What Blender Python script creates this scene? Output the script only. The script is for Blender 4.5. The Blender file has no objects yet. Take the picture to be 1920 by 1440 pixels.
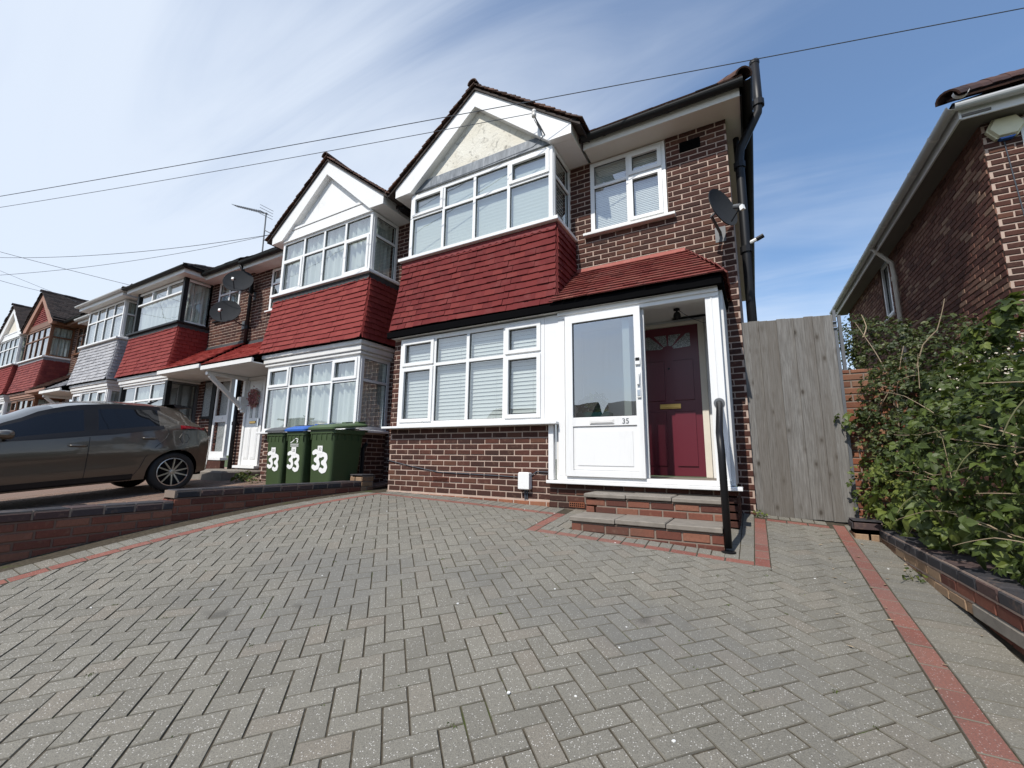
import bpy, math, random
import numpy as np
from mathutils import Vector, Matrix
rng = random.Random(11)
SC = bpy.context.scene
COL = SC.collection
PI = math.pi

# ------------------------------------------------------------------ camera, sky, sun, exposure
CAM = Vector((0.0, -5.67, 1.5))
YAW, PITCH, ROLL, FPX = math.radians(-29.3266), math.radians(9.6825), math.radians(0.7042), 810.0
_f = Vector((math.sin(YAW)*math.cos(PITCH), math.cos(YAW)*math.cos(PITCH), math.sin(PITCH)))
_r = Vector((math.cos(YAW), -math.sin(YAW), 0)); _u = _r.cross(_f)
CF, CR, CU = _f, math.cos(ROLL)*_r + math.sin(ROLL)*_u, -math.sin(ROLL)*_r + math.cos(ROLL)*_u
cam = bpy.data.objects.new('camera', bpy.data.cameras.new('camera'))
COL.objects.link(cam)
cam.data.sensor_width = 36; cam.data.lens = FPX/1920*36
cam.data.clip_start = 0.05; cam.data.clip_end = 3000
cam.matrix_world = Matrix(((CR.x, CU.x, -CF.x, CAM.x), (CR.y, CU.y, -CF.y, CAM.y), (CR.z, CU.z, -CF.z, CAM.z), (0, 0, 0, 1)))
SC.camera = cam

world = bpy.data.worlds.new('World'); SC.world = world; world.use_nodes = True
SUN_DIR = Vector((-0.12, -0.925, 1.118)).normalized()       # towards the sun
wn, wl = world.node_tree.nodes, world.node_tree.links
wn.clear()
w_out = wn.new('ShaderNodeOutputWorld'); w_bg = wn.new('ShaderNodeBackground')
w_sky = wn.new('ShaderNodeTexSky'); w_sky.sky_type = 'NISHITA'; w_sky.sun_disc = False
w_sky.sun_elevation = math.asin(SUN_DIR.z); w_sky.sun_rotation = math.atan2(SUN_DIR.x, SUN_DIR.y)
w_sky.air_density = 1.0; w_sky.dust_density = 0.45; w_sky.ozone_density = 2.2
w_bg.inputs['Strength'].default_value = 0.145
# thin cirrus streaks mixed over the sky, mapped on a high flat cloud layer
w_tc = wn.new('ShaderNodeTexCoord'); w_sep = wn.new('ShaderNodeSeparateXYZ')
wl.new(w_tc.outputs['Generated'], w_sep.inputs[0])
def wmath(op, a, b=None, clamp=False):
    n = wn.new('ShaderNodeMath'); n.operation = op; n.use_clamp = clamp
    for i, v in enumerate((a, b)):
        if v is None: continue
        if isinstance(v, (int, float)): n.inputs[i].default_value = v
        else: wl.new(v, n.inputs[i])
    return n.outputs[0]
w_z = wmath('ADD', wmath('MAXIMUM', w_sep.outputs['Z'], 0.0), 0.16)
w_px, w_py = wmath('DIVIDE', w_sep.outputs['X'], w_z), wmath('DIVIDE', w_sep.outputs['Y'], w_z)
w_cmb = wn.new('ShaderNodeCombineXYZ'); wl.new(w_px, w_cmb.inputs[0]); wl.new(w_py, w_cmb.inputs[1])
def wnoise(scale, rot, loc, detail, rough, dist):
    m = wn.new('ShaderNodeMapping'); m.inputs['Rotation'].default_value = (0, 0, math.radians(rot))
    m.inputs['Scale'].default_value = scale; m.inputs['Location'].default_value = loc
    wl.new(w_cmb.outputs[0], m.inputs[0])
    n = wn.new('ShaderNodeTexNoise'); n.inputs['Scale'].default_value = 1; n.inputs['Detail'].default_value = detail
    n.inputs['Roughness'].default_value = rough; n.inputs['Distortion'].default_value = dist
    wl.new(m.outputs[0], n.inputs['Vector']); return n.outputs['Fac']
w_n1 = wnoise((0.55, 2.6, 1), 24, (3.1, 1.2, 0), 8, 0.56, 1.1)
w_n2 = wnoise((0.42, 0.5, 1), 20, (1.3, 6.2, 0), 5, 0.55, 0.2)
# the veil of high cloud thickens towards the western (image left) sky
w_west = wmath('MULTIPLY_ADD', w_sep.outputs['X'], -0.62); wn[-1].inputs[2].default_value = 0.02
w_c = wmath('ADD', wmath('MULTIPLY', w_n1, 0.75), wmath('MULTIPLY', w_n2, 0.75))
w_c = wmath('ADD', w_c, wmath('MAXIMUM', w_west, -0.05))
# haze whitens the lowest sky all round the horizon
w_c = wmath('ADD', w_c, wmath('MULTIPLY', wmath('MAXIMUM', wmath('SUBTRACT', 0.42, w_sep.outputs['Z']), 0.0), 1.5))
w_mr = wn.new('ShaderNodeMapRange'); w_mr.interpolation_type = 'SMOOTHSTEP'
wl.new(w_c, w_mr.inputs['Value'])
w_mr.inputs['From Min'].default_value = 0.60; w_mr.inputs['From Max'].default_value = 1.38
w_mr.inputs['To Min'].default_value = 0.15; w_mr.inputs['To Max'].default_value = 0.86
w_mix = wn.new('ShaderNodeMix'); w_mix.data_type = 'RGBA'
w_hs = wn.new('ShaderNodeHueSaturation'); w_hs.inputs['Saturation'].default_value = 1.33; w_hs.inputs['Value'].default_value = 1.0; wl.new(w_sky.outputs[0], w_hs.inputs['Color'])
wl.new(w_mr.outputs[0], w_mix.inputs['Factor']); wl.new(w_hs.outputs[0], w_mix.inputs['A'])
w_mix.inputs['B'].default_value = (5.3, 5.8, 6.5, 1)
wl.new(w_mix.outputs['Result'], w_bg.inputs['Color']); wl.new(w_bg.outputs[0], w_out.inputs[0])

sun = bpy.data.objects.new('sun', bpy.data.lights.new('sun', 'SUN')); COL.objects.link(sun)
sun.data.energy = 4.15; sun.data.angle = math.radians(0.55); sun.data.color = (1.0, 0.955, 0.89)
sun.rotation_euler = SUN_DIR.to_track_quat('Z', 'Y').to_euler(); sun.location = (0, -20, 30)

SC.view_settings.view_transform = 'Standard'; SC.view_settings.look = 'None'
SC.view_settings.gamma = 1; SC.view_settings.use_curve_mapping = False
SC.view_settings.exposure = 0.18
SC.render.engine = 'CYCLES'
SC.cycles.max_bounces = 7; SC.cycles.diffuse_bounces = 3; SC.cycles.glossy_bounces = 3
SC.cycles.transparent_max_bounces = 10; SC.cycles.use_denoising = True
SC.cycles.caustics_reflective = False; SC.cycles.caustics_refractive = False

# ------------------------------------------------------------------ materials
def lin(r, g, b): return (r, g, b, 1.0)
class NT:
    """small wrapper to write node trees briefly"""
    def __init__(s, name, rough=0.6, metal=0.0, spec=0.5):
        s.m = bpy.data.materials.new(name); s.m.use_nodes = True
        s.n, s.l = s.m.node_tree.nodes, s.m.node_tree.links
        s.b = s.n['Principled BSDF']
        s.b.inputs['Roughness'].default_value = rough; s.b.inputs['Metallic'].default_value = metal
        s.b.inputs['Specular IOR Level'].default_value = spec
        s.pos = s.n.new('ShaderNodeNewGeometry').outputs['Position']
        s.objc = None
    def set(s, inp, v):
        if hasattr(v, 'links'): s.l.new(v, s.b.inputs[inp])
        else: s.b.inputs[inp].default_value = v
        return s
    def rnd(s):
        a = s.n.new('ShaderNodeAttribute'); a.attribute_name = 'rnd'; return a.outputs['Fac']
    def mapping(s, scale, rot=(0, 0, 0), vec=None):
        m = s.n.new('ShaderNodeMapping'); m.inputs['Scale'].default_value = scale; m.inputs['Rotation'].default_value = rot
        s.l.new(vec or s.pos, m.inputs[0]); return m.outputs[0]
    def noise(s, scale, detail=4, rough=0.6, dist=0.0, vec=None, color=False):
        n = s.n.new('ShaderNodeTexNoise'); n.inputs['Scale'].default_value = scale; n.inputs['Detail'].default_value = detail
        n.inputs['Roughness'].default_value = rough; n.inputs['Distortion'].default_value = dist
        s.l.new(vec or s.pos, n.inputs['Vector']); return n.outputs['Color' if color else 'Fac']
    def voro(s, scale, vec=None, out='Distance'):
        n = s.n.new('ShaderNodeTexVoronoi'); n.inputs['Scale'].default_value = scale
        s.l.new(vec or s.pos, n.inputs['Vector']); return n.outputs[out]
    def ramp(s, fac, stops, interp='LINEAR'):
        r = s.n.new('ShaderNodeValToRGB'); r.color_ramp.interpolation = interp
        e = r.color_ramp.elements
        while len(e) < len(stops): e.new(0.5)
        for k, (p, c) in enumerate(stops):
            e[k].position = p; e[k].color = c if len(c) == 4 else (*c, 1)
        s.l.new(fac, r.inputs[0]); return r.outputs['Color']
    def mr(s, v, a, b, c=0.0, d=1.0):
        n = s.n.new('ShaderNodeMapRange'); s.l.new(v, n.inputs['Value'])
        for k, x in zip(('From Min', 'From Max', 'To Min', 'To Max'), (a, b, c, d)): n.inputs[k].default_value = x
        return n.outputs[0]
    def math(s, op, a, b=0.0, clamp=False):
        n = s.n.new('ShaderNodeMath'); n.operation = op; n.use_clamp = clamp
        for i, v in enumerate((a, b)):
            if hasattr(v, 'links'): s.l.new(v, n.inputs[i])
            else: n.inputs[i].default_value = v
        return n.outputs[0]
    def mix(s, f, a, b, mode='MIX'):
        n = s.n.new('ShaderNodeMix'); n.data_type = 'RGBA'; n.blend_type = mode
        for k, v in (('Factor', f), ('A', a), ('B', b)):
            if hasattr(v, 'links'): s.l.new(v, n.inputs[k])
            else: n.inputs[k].default_value = v if k == 'Factor' else (v if len(v) == 4 else (*v, 1))
        return n.outputs['Result']
    def bump(s, h, strength=0.3, dist=0.01):
        n = s.n.new('ShaderNodeBump'); n.inputs['Strength'].default_value = strength; n.inputs['Distance'].default_value = dist
        s.l.new(h, n.inputs['Height']); s.l.new(n.outputs[0], s.b.inputs['Normal']); return s

def m_plain(name, col, rough=0.5, metal=0.0, dirt=0.12, dscale=3.0, spec=0.5):
    t = NT(name, rough, metal, spec)
    f = t.mr(t.noise(dscale, 5, 0.65), 0.35, 0.75, 0, dirt)
    t.set('Base Color', t.mix(f, col, tuple(c*0.55 for c in col)))
    return t.m
def m_brick(name, stops, mott=0.5, stain=None, scale=1.0):
    t = NT(name, 0.88, 0, 0.25)
    c = t.ramp(t.rnd(), stops)
    n = t.noise(55*scale, 5, 0.7)
    c = t.mix(t.mr(n, 0.35, 0.7, 0, mott), c, t.mix(0.6, c, (0.02, 0.014, 0.013)))
    n2 = t.noise(16*scale, 4, 0.6)
    c = t.mix(t.mr(n2, 0.58, 0.75, 0, 0.30), c, (0.30, 0.19, 0.13))
    if stain: c = t.mix(t.mr(t.noise(1.1, 5, 0.65), 0.5, 0.72, 0, stain[1]), c, stain[0])
    t.set('Base Color', c); t.bump(n, 0.5, 0.004)
    return t.m
def m_mortar(name, col):
    t = NT(name, 0.95, 0, 0.1)
    n = t.noise(60, 5, 0.7)
    c = t.mix(t.mr(t.noise(2.2, 5, 0.6), 0.3, 0.75, 0, 0.6), col, tuple(x*0.62 for x in col))
    t.set('Base Color', t.mix(t.mr(n, 0.3, 0.7, 0, 0.35), c, tuple(x*0.5 for x in col))); t.bump(n, 0.5, 0.004)
    return t.m
def m_tile(name, stops, weather=(0.16, 0.12, 0.11), amt=0.35, rough=0.7):
    t = NT(name, rough, 0, 0.22)
    c = t.ramp(t.rnd(), stops)
    n = t.noise(5.5, 6, 0.7); n2 = t.noise(45, 4, 0.7)
    c = t.mix(t.mr(n, 0.5, 0.78, 0, amt), c, weather)
    c = t.mix(t.mr(n2, 0.4, 0.75, 0, 0.35), c, t.mix(0.5, c, (0.03, 0.015, 0.015)))
    t.set('Base Color', c); t.bump(n2, 0.35, 0.004)
    return t.m
def m_glass(name, tint=(0.90, 0.95, 0.935), refl=1.0):
    m = bpy.data.materials.new(name); m.use_nodes = True
    n, l = m.node_tree.nodes, m.node_tree.links; n.clear()
    o = n.new('ShaderNodeOutputMaterial'); mx = n.new('ShaderNodeMixShader'); tr = n.new('ShaderNodeBsdfTransparent')
    gl = n.new('ShaderNodeBsdfGlossy'); gl.inputs['Roughness'].default_value = 0.01
    tr.inputs[0].default_value = (*tint, 1)
    lw = n.new('ShaderNodeLayerWeight'); lw.inputs['Blend'].default_value = 0.35
    mp = n.new('ShaderNodeMapRange'); l.new(lw.outputs['Facing'], mp.inputs['Value'])
    mp.inputs['From Min'].default_value = 0.0; mp.inputs['From Max'].default_value = 1.0
    mp.inputs['To Min'].default_value = 0.20*refl; mp.inputs['To Max'].default_value = 0.9*refl
    # slightly uneven float glass
    tc = n.new('ShaderNodeNewGeometry'); nz = n.new('ShaderNodeTexNoise'); nz.inputs['Scale'].default_value = 1.7
    l.new(tc.outputs['Position'], nz.inputs['Vector'])
    bp = n.new('ShaderNodeBump'); bp.inputs['Strength'].default_value = 0.06; bp.inputs['Distance'].default_value = 0.05
    l.new(nz.outputs['Fac'], bp.inputs['Height']); l.new(bp.outputs[0], gl.inputs['Normal'])
    l.new(mp.outputs[0], mx.inputs[0]); l.new(tr.outputs[0], mx.inputs[1]); l.new(gl.outputs[0], mx.inputs[2])
    l.new(mx.outputs[0], o.inputs[0])
    return m
def m_leaf(name, stops, trans=0.35):
    t = NT(name, 0.5, 0, 0.4)
    c = t.ramp(t.rnd(), stops)
    c = t.mix(t.mr(t.noise(35, 3, 0.6), 0.35, 0.7, 0, 0.3), c, t.mix(0.5, c, (0.01, 0.02, 0.006)))
    t.set('Base Color', c)
    ts = t.n.new('ShaderNodeBsdfTranslucent'); t.l.new(t.mix(0.35, c, (0.20, 0.24, 0.03)), ts.inputs[0])
    mx = t.n.new('ShaderNodeMixShader'); mx.inputs[0].default_value = trans
    out = [x for x in t.n if x.type == 'OUTPUT_MATERIAL'][0]
    t.l.new(t.b.outputs[0], mx.inputs[1]); t.l.new(ts.outputs[0], mx.inputs[2]); t.l.new(mx.outputs[0], out.inputs[0])
    return t.m
def m_paver(name, stops, speck=0.75):
    t = NT(name, 0.85, 0, 0.3)
    c = t.ramp(t.rnd(), stops)
    big = t.noise(0.9, 4, 0.6)
    c = t.mix(t.mr(big, 0.45, 0.72, 0, 0.25), c, (0.160, 0.150, 0.126))
    g = t.noise(210, 3, 0.75)
    c = t.mix(t.mr(g, 0.42, 0.66, 0, 0.62), c, (0.055, 0.053, 0.050))
    v = t.voro(125); pick = t.voro(125, out='Color')
    sel = t.n.new('ShaderNodeSeparateColor'); t.l.new(pick, sel.inputs[0])
    spk = t.math('MULTIPLY', t.mr(v, 0.20, 0.34, 1, 0), t.mr(sel.outputs[0], 0.72, 0.76, 0, speck))
    c = t.mix(spk, c, (0.62, 0.60, 0.56))
    c = t.mix(t.mr(t.noise(7, 5, 0.7), 0.62, 0.82, 0, 0.4), c, (0.10, 0.09, 0.07))
    st = t.noise(0.55, 3, 0.5, vec=t.mapping((1, 1.6, 1), (0, 0, .5)))
    c = t.mix(t.mr(st, 0.56, 0.70, 0, 0.32), c, (0.115, 0.120, 0.122))
    tr_ = t.noise(1.0, 4, 0.6, vec=t.mapping((2.6, 0.35, 1)))
    c = t.mix(t.mr(tr_, 0.56, 0.74, 0, 0.35), c, (0.105, 0.098, 0.085))
    sp_ = t.noise(2.7, 2, 0.4)
    c = t.mix(t.mr(sp_, 0.74, 0.79, 0, 0.55), c, (0.045, 0.042, 0.038))
    t.set('Base Color', c); t.bump(g, 0.5, 0.003)
    return t.m

BR = [(0.0, (0.046, 0.021, 0.016)), (0.35, (0.062, 0.026, 0.019)), (0.65, (0.080, 0.031, 0.022)), (0.9, (0.094, 0.035, 0.024)), (1.0, (0.130, 0.062, 0.038))]
M = {}
M['brick'] = m_brick('brick_red_brown', BR, 0.5, ((0.034, 0.021, 0.017), 0.45))
M['brick_cleaner'] = m_brick('brick_wall_red', [(0.0, (0.095, 0.035, 0.026)), (0.5, (0.185, 0.064, 0.042)), (1.0, (0.25, 0.11, 0.07))], 0.45, ((0.08, 0.06, 0.045), 0.45))
M['brick_orange'] = m_brick('brick_orange', [(0.0, (0.14, 0.05, 0.032)), (0.5, (0.255, 0.088, 0.046)), (1.0, (0.33, 0.165, 0.095))], 0.5, ((0.09, 0.07, 0.05), 0.6))
M['brick_blue'] = m_brick('brick_blue_coping', [(0.0, (0.030, 0.031, 0.036)), (0.6, (0.05, 0.048, 0.052)), (1.0, (0.085, 0.05, 0.045))])
M['brick_buff'] = m_brick('brick_buff', [(0.0, (0.16, 0.085, 0.055)), (0.5, (0.27, 0.17, 0.10)), (1.0, (0.34, 0.23, 0.145))])
M['brick_dark'] = m_brick('brick_side_mix', [(0.0, (0.115, 0.050, 0.038)), (0.5, (0.190, 0.080, 0.058)), (0.85, (0.26, 0.135, 0.095)), (1.0, (0.40, 0.26, 0.18))])
M['mortar'] = m_mortar('mortar_cream', (0.53, 0.405, 0.33))
M['mortar_dull'] = m_mortar('mortar_dull', (0.26, 0.205, 0.165))
M['mortar_dark'] = m_mortar('mortar_dark', (0.20, 0.13, 0.10))
M['tile35'] = m_tile('tile_dull_red', [(0.0, (0.112, 0.013, 0.013)), (0.7, (0.138, 0.017, 0.016)), (1.0, (0.165, 0.026, 0.022))], (0.185, 0.055, 0.050), 0.55, 0.8)
M['tile_porch'] = m_tile('tile_porch_red', [(0.0, (0.145, 0.032, 0.027)), (0.7, (0.18, 0.042, 0.034)), (1.0, (0.21, 0.07, 0.052))], (0.15, 0.10, 0.085), 0.6)
M['tile_cement'] = m_tile('flashing_red', [(0.0, (0.27, 0.065, 0.055)), (1.0, (0.36, 0.13, 0.10))], (0.42, 0.24, 0.20), 0.5)
M['tile33'] = m_tile('tile_bright_red', [(0.0, (0.185, 0.026, 0.023)), (1.0, (0.228, 0.040, 0.033))], (0.17, 0.035, 0.032), 0.35, 0.75)
M['tile_canopy'] = m_tile('tile_canopy_red', [(0.0, (0.30, 0.045, 0.038)), (1.0, (0.40, 0.085, 0.065))], (0.28, 0.11, 0.09), 0.35)
M['tile_grey'] = m_tile('tile_pale_grey', [(0.0, (0.32, 0.32, 0.33)), (1.0, (0.42, 0.42, 0.43))], (0.25, 0.25, 0.25), 0.3)
M['tile27'] = m_tile('tile_brownish_red', [(0.0, (0.16, 0.03, 0.028)), (1.0, (0.24, 0.055, 0.045))], (0.12, 0.05, 0.04), 0.3)
M['roof'] = m_tile('roof_brown', [(0.0, (0.045, 0.028, 0.022)), (0.5, (0.085, 0.045, 0.033)), (1.0, (0.15, 0.075, 0.050))], (0.05, 0.045, 0.038), 0.55)
M['roof_dark'] = m_tile('roof_dark', [(0.0, (0.028, 0.023, 0.021)), (1.0, (0.062, 0.047, 0.040))], (0.05, 0.05, 0.045), 0.4)
def _white():
    t = NT('white_upvc', 0.34)
    s = t.noise(1, 5, 0.65, vec=t.mapping((9, 9, 0.8))); e = t.noise(3.5, 5, 0.7)
    c = t.mix(t.mr(s, 0.55, 0.8, 0, 0.30), (0.76, 0.76, 0.745), (0.50, 0.48, 0.43))
    t.set('Base Color', t.mix(t.mr(e, 0.55, 0.8, 0, 0.22), c, (0.56, 0.53, 0.46))); return t.m
M['white'] = _white()
M['white_dirty'] = m_plain('white_paint_worn', (0.72, 0.71, 0.68), 0.5, 0, 0.25, 4)
M['cream'] = m_plain('cream_paint', (0.70, 0.65, 0.55), 0.6, 0, 0.2, 4)
M['soffit_dark'] = m_plain('soffit_shade_tone', (0.15, 0.135, 0.12), 0.7, 0, 0.25)  # neighbour's soffit: the shade under the eaves is put into this darker colour
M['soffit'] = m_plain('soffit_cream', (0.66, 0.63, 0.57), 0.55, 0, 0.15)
M['black'] = m_plain('black_gloss', (0.009, 0.009, 0.010), 0.45, 0, 0.3, 8, 0.3)
M['black_matt'] = m_plain('black_bitumen', (0.0045, 0.0045, 0.005), 0.9, 0, 0.3, 6, 0.02)
M['gutter'] = m_plain('gutter_black', (0.012, 0.013, 0.013), 0.55, 0, 0.3, 6, 0.25)
M['gutter_grey'] = m_plain('gutter_pale', (0.58, 0.59, 0.58), 0.4, 0, 0.25, 6)
M['brown'] = m_plain('brown_stain', (0.17, 0.075, 0.035), 0.5, 0, 0.35, 9)
M['brown_pale'] = m_plain('brown_pale_paint', (0.32, 0.17, 0.115), 0.6, 0, 0.3, 6)
M['lead_black'] = m_plain('lead_black', (0.028, 0.029, 0.031), 0.65, 0, 0.3, 8)
M['lead_red'] = m_tile('lead_painted_red', [(0.0, (0.15, 0.025, 0.027)), (1.0, (0.18, 0.035, 0.034))], (0.22, 0.08, 0.08), 0.35)
M['lead_grey'] = m_plain('lead_grey', (0.20, 0.20, 0.21), 0.6, 0, 0.4, 8)
M['glass'] = m_glass('window_glass')
M['glass_door'] = m_glass('door_glass', (0.90, 0.98, 0.95), 1.85)
M['glass_dark'] = m_glass('tinted_glass', (0.35, 0.37, 0.38), 0.8)
M['blind'] = m_plain('blind_white', (0.82, 0.82, 0.80), 0.5, 0, 0.05)
M['blind_grey'] = m_plain('blind_pleated', (0.70, 0.74, 0.71), 0.7, 0, 0.05)
M['room'] = m_plain('room_wall', (0.22, 0.21, 0.20), 0.9, 0, 0.2)
M['chrome'] = m_plain('chrome', (0.75, 0.75, 0.75), 0.18, 1.0, 0.0)
M['brass'] = m_plain('brass', (0.62, 0.40, 0.13), 0.28, 1.0, 0.25, 30)
M['concrete'] = m_plain('concrete', (0.225, 0.20, 0.168), 0.9, 0, 0.7, 11)
M['soil'] = m_plain('soil', (0.035, 0.026, 0.018), 1.0, 0, 0.5, 12)
M['rubber'] = m_plain('rubber', (0.012, 0.012, 0.012), 0.8, 0, 0.2, 20)
M['grey_metal'] = m_plain('grey_metal', (0.13, 0.135, 0.14), 0.45, 0.3, 0.25, 10)
M['dish'] = m_plain('dish_grey', (0.030, 0.032, 0.035), 0.85, 0.0, 0.3, 8, 0.08)
M['alloy'] = m_plain('alloy', (0.55, 0.55, 0.56), 0.28, 1.0, 0.1, 9)
M['cable'] = m_plain('cable_black', (0.06, 0.07, 0.085), 0.7, 0, 0.0)
M['green_bin'] = m_plain('bin_green', (0.044, 0.070, 0.027), 0.5, 0, 0.28, 5, 0.35)
M['green_lid'] = m_plain('bin_lid_green', (0.075, 0.118, 0.055), 0.45, 0, 0.25, 5)
M['blue_lid'] = m_plain('bin_lid_blue', (0.035, 0.12, 0.42), 0.45, 0, 0.2, 5)
M['grey_lid'] = m_plain('bin_lid_grey', (0.10, 0.105, 0.11), 0.45, 0, 0.2, 5)
M['sticker'] = m_plain('sticker_white', (0.78, 0.78, 0.76), 0.5, 0, 0.05)
M['door_red'] = m_plain('door_burgundy', (0.118, 0.015, 0.026), 0.32, 0, 0.12, 3)
M['teal'] = m_plain('planter_teal', (0.01, 0.10, 0.09), 0.4, 0, 0.2)
M['stem'] = m_plain('dead_stem', (0.34, 0.26, 0.17), 0.8, 0, 0.4, 12)
M['twig'] = m_plain('green_stem', (0.10, 0.10, 0.035), 0.7, 0, 0.4, 12)
M['petal'] = m_plain('petal', (0.50, 0.45, 0.37), 0.7, 0, 0.1, 20)
M['alarm'] = m_plain('alarm_cream', (0.72, 0.68, 0.48), 0.45, 0, 0.25, 8)
M['insul'] = m_plain('porcelain', (0.62, 0.60, 0.56), 0.3, 0, 0.3, 20)
M['leaf'] = m_leaf('leaf_bramble', [(0.0, (0.030, 0.046, 0.011)), (0.5, (0.072, 0.105, 0.021)), (0.85, (0.135, 0.180, 0.038)), (1.0, (0.22, 0.25, 0.055))])
M['leaf_small'] = m_leaf('leaf_shrub', [(0.0, (0.024, 0.038, 0.010)), (0.6, (0.052, 0.072, 0.018)), (1.0, (0.115, 0.125, 0.04))], 0.25)
M['wreath'] = m_leaf('wreath_pink', [(0.0, (0.30, 0.10, 0.10)), (1.0, (0.55, 0.26, 0.26))], 0.1)
M['paver'] = m_paver('paver_grey', [(0.0, (0.192, 0.180, 0.148)), (0.5, (0.214, 0.201, 0.166)), (0.85, (0.232, 0.217, 0.178)), (1.0, (0.224, 0.198, 0.158))])
M['paver_edge'] = m_plain('paver_edge_dirt', (0.150, 0.138, 0.108), 0.95, 0, 0.6, 14)
M['paver_red'] = m_paver('paver_red', [(0.0, (0.225, 0.075, 0.055)), (1.0, (0.285, 0.108, 0.078))], 0.4)
M['paver_brown'] = m_paver('paver_brown', [(0.0, (0.19, 0.115, 0.082)), (1.0, (0.26, 0.17, 0.125))], 0.2)
def _joint():
    t = NT('joint_sand', 1.0, 0, 0.1)
    c = t.mix(t.mr(t.noise(40, 5, 0.7), 0.35, 0.7), (0.045, 0.038, 0.027), (0.090, 0.076, 0.056))
    c = t.mix(t.mr(t.noise(2.6, 5, 0.7), 0.60, 0.70, 0, 0.8), c, (0.055, 0.075, 0.018))
    t.set('Base Color', c); return t.m
M['joint'] = _joint()
def _render():
    t = NT('old_render', 0.95, 0, 0.1)
    c = t.mix(t.mr(t.noise(1.6, 5, 0.6), 0.35, 0.7), (0.72, 0.70, 0.62), (0.62, 0.58, 0.48))
    n = t.noise(6.5, 10, 0.8, 1.4)
    c = t.mix(t.mr(n, 0.53, 0.64, 0, 0.75), c, (0.20, 0.185, 0.16))
    t.set('Base Color', c); t.bump(t.noise(28, 6, 0.7), 0.7, 0.012); return t.m
M['render_old'] = _render()
def _lead():
    t = NT('lead_strip', 0.55, 0, 0.5)
    v = t.mapping((14, 14, 1.6))
    n = t.noise(1, 6, 0.7, 0.4, vec=v)
    c = t.ramp(n, [(0.3, (0.075, 0.09, 0.105)), (0.55, (0.16, 0.18, 0.20)), (0.75, (0.42, 0.44, 0.46))])
    t.set('Base Color', c); return t.m
M['lead'] = _lead()
def _wood():
    t = NT('weathered_wood', 0.85, 0, 0.2)
    off = t.n.new('ShaderNodeVectorMath'); off.operation = 'ADD'
    cmb = t.n.new('ShaderNodeCombineXYZ'); t.l.new(t.math('MULTIPLY', t.rnd(), 37.0), cmb.inputs[2])
    t.l.new(t.pos, off.inputs[0]); t.l.new(cmb.outputs[0], off.inputs[1])
    v = t.mapping((1, 1, 0.055), vec=off.outputs[0])
    g = t.noise(95, 6, 0.65, 0.35, vec=v); g2 = t.noise(22, 4, 0.6, 0.6, vec=v)
    c = t.ramp(g, [(0.25, (0.085, 0.080, 0.072)), (0.5, (0.182, 0.175, 0.162)), (0.8, (0.296, 0.287, 0.270))])
    c = t.mix(t.mr(g2, 0.4, 0.7, 0, 0.5), c, (0.13, 0.115, 0.10))
    kv = t.mapping((1, 0.2, 0.55), vec=off.outputs[0]); kd = t.voro(8.5, vec=kv)
    c = t.mix(t.mr(kd, 0.07, 0.15, 0.9, 0), c, (0.022, 0.017, 0.013))
    c = t.mix(t.mr(kd, 0.15, 0.30, 0.45, 0), c, (0.08, 0.068, 0.055))
    c = t.mix(t.mr(t.rnd(), 0, 1, 0, 0.6), c, (0.12, 0.105, 0.088))
    t.set('Base Color', c); t.bump(g, 0.5, 0.004); return t.m
M['wood'] = _wood()
def _paint():
    t = NT('car_paint', 0.30, 0.55, 0.5)
    t.set('Base Color', (0.092, 0.080, 0.063, 1)); t.b.inputs['Coat Weight'].default_value = 1.0; t.b.inputs['Coat Roughness'].default_value = 0.04
    return t.m
M['paint'] = _paint()
def _lens():
    t = NT('tail_lens', 0.12, 0, 0.6); t.set('Base Color', (0.22, 0.006, 0.012, 1)); return t.m
M['lens'] = _lens()
def _curtain():
    t = NT('net_curtain', 0.9, 0, 0.1)
    t.set('Base Color', (0.80, 0.83, 0.79, 1))
    ts = t.n.new('ShaderNodeBsdfTransparent'); mx = t.n.new('ShaderNodeMixShader'); mx.inputs[0].default_value = 0.06
    out = [x for x in t.n if x.type == 'OUTPUT_MATERIAL'][0]
    t.l.new(t.b.outputs[0], mx.inputs[1]); t.l.new(ts.outputs[0], mx.inputs[2]); t.l.new(mx.outputs[0], out.inputs[0]); return t.m
M['curtain'] = _curtain()
def _ground(name, a, b, sc):
    t = NT(name, 0.95, 0, 0.2)
    t.set('Base Color', t.mix(t.mr(t.noise(sc, 6, 0.65), 0.3, 0.7), a, b)); return t.m
M['ground'] = _ground('ground_grass', (0.05, 0.08, 0.025), (0.09, 0.10, 0.04), 0.6)
M['asphalt'] = _ground('asphalt', (0.045, 0.045, 0.046), (0.06, 0.06, 0.06), 30)
M['footway'] = _ground('footway', (0.22, 0.215, 0.20), (0.28, 0.27, 0.25), 9)

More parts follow.
